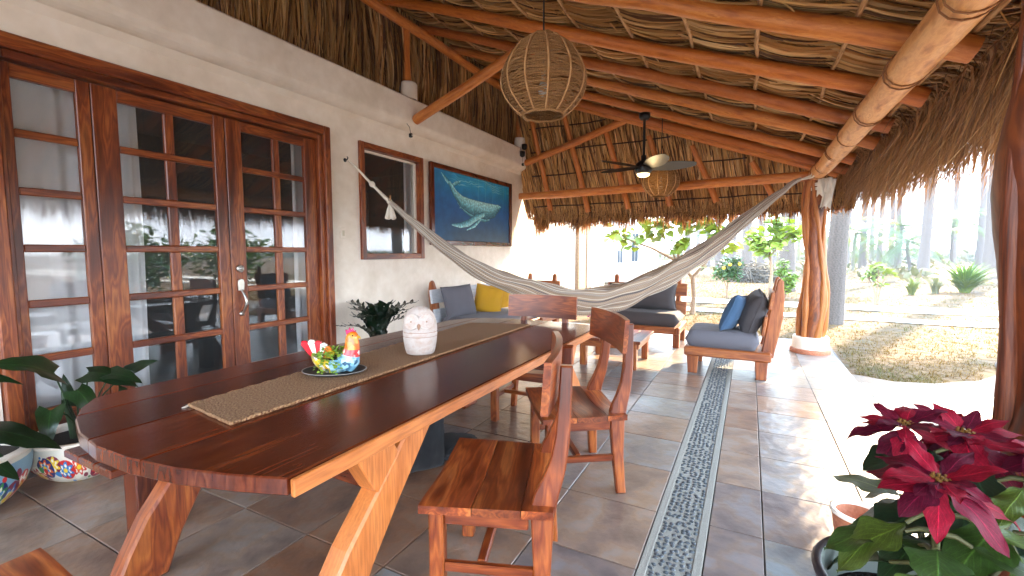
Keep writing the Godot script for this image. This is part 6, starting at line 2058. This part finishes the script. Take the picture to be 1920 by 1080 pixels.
	var far := [[2.38, -45], [7.08, -50], [9.25, -60], [8.58, -48], [11.66, -58], [11.1, -52], [11.9, -52.5], [14.04, -55], [17.71, -60], [15.65, -48], [20.26, -58], [-4.61, -40], [-3.49, -48], [-1.01, -36], [0.62, -38], [2.6, -60], [-5.56, -60], [5.2, -66], [24.5, -66], [13.2, -70]]
	for i in far.size():
		palm("far_palm", "slender hazy palm trunk far across the dry field", far[i][0], far[i][1], 13.0 + 3.0 * fposmod(i * 0.37, 1.0), 0.2 + 0.06 * fposmod(i * 0.61, 1.0), "hazy palms across the field", true, 0.03 * sin(i * 2.0))
	var yp := [[10.2, -45, 3.4], [13.6, -46, 3.9], [7.3, -44, 3.0], [6.9, -52, 2.7], [9.9, -41, 2.2], [17.5, -50, 3.3], [4.9, -48, 3.2]]
	for i in yp.size():
		palm("young_palm", "young short palm with drooping fronds far across the field", yp[i][0], yp[i][1], yp[i][2], 0.13, "young palms across the field", true, 0.05 * sin(i * 3.0))
	# far scrub and hut
	var hut := thing("hut", "low grey hut far off between the palms", "hut", Vector3(19.0, 0, -78.0))
	part("wall", G.new().box(Vector3(0, 0.8, 0), Vector3(2.6, 1.6, 2.0), 0.02).mesh(), M.concrete, hut)
	part("roof", G.new().prism([Vector2(-1.6, 1.6), Vector2(1.6, 1.6), Vector2(1.4, 1.85), Vector2(-1.4, 1.85)], 2.6, Vector3.ZERO, Basis.IDENTITY, 0.02).mesh(), M.palmtrunk, hut)
	var st := []
	var sc := []
	for i in 9000:
		var x := rng.randf_range(-55.0, 110.0)
		var z := rng.randf_range(-125.0, -70.0)
		var hh := 0.8 + 1.2 * absf(wn.get_noise_2d(x * 0.12, z * 0.05))
		st.append(Transform3D(Basis.from_euler(Vector3(rng.randf() * 2, rng.randf() * TAU, rng.randf() * 2)).scaled(Vector3.ONE * rng.randf_range(0.7, 1.4)), Vector3(x, rng.randf() * hh, z)))
		sc.append(Color(0.06, 0.08, 0.03).lerp(Color(0.13, 0.11, 0.055), rng.randf()))
	many("far_scrub", ol, M.leaf, st, sc)
	st = []
	sc = []
	for i in 3200:
		var z := rng.randf_range(-70.0, -26.0)
		var x := rng.randf_range(-6.0, 2.0 - z * 0.6)
		if wn.get_noise_2d(x * 0.2, z * 0.2) < 0.1: continue
		st.append(Transform3D(Basis.from_euler(Vector3(rng.randf() * 2, rng.randf() * TAU, rng.randf() * 2)).scaled(Vector3.ONE * rng.randf_range(0.3, 0.6)), Vector3(x, rng.randf() * 0.4, z)))
		sc.append(Color(0.08, 0.08, 0.03).lerp(Color(0.17, 0.13, 0.06), rng.randf()))
	many("low_scrub", ol, M.leaf, st, sc)
	# shrubs off to the right, seen mirrored in the glass
	for q in [["leafy shrub", Vector3(7.5, 0, -6.6), 1.0], ["tall leafy shrub", Vector3(8.5, 0, -2.6), 1.2], ["rounded shrub", Vector3(7.8, 0, 0.8), 0.9], ["broad shrub", Vector3(8.6, 0, -10.0), 1.1]]:
		var s: float = q[2]
		bush("hedge_shrub", q[0] + " off to the right of the porch, seen mirrored in the door glass", "shrub", q[1], [[Vector3(0, 0.8, 0) * s, 0.8 * s], [Vector3(-0.2, 1.2, 0.9) * s, 0.7 * s], [Vector3(0.2, 1.3, -0.8) * s, 0.7 * s], [Vector3(0, 1.8, 0.1) * s, 0.55 * s]], 1100, 0.24, Color(0.06, 0.14, 0.03), Color(0.2, 0.32, 0.06), ol, 3)
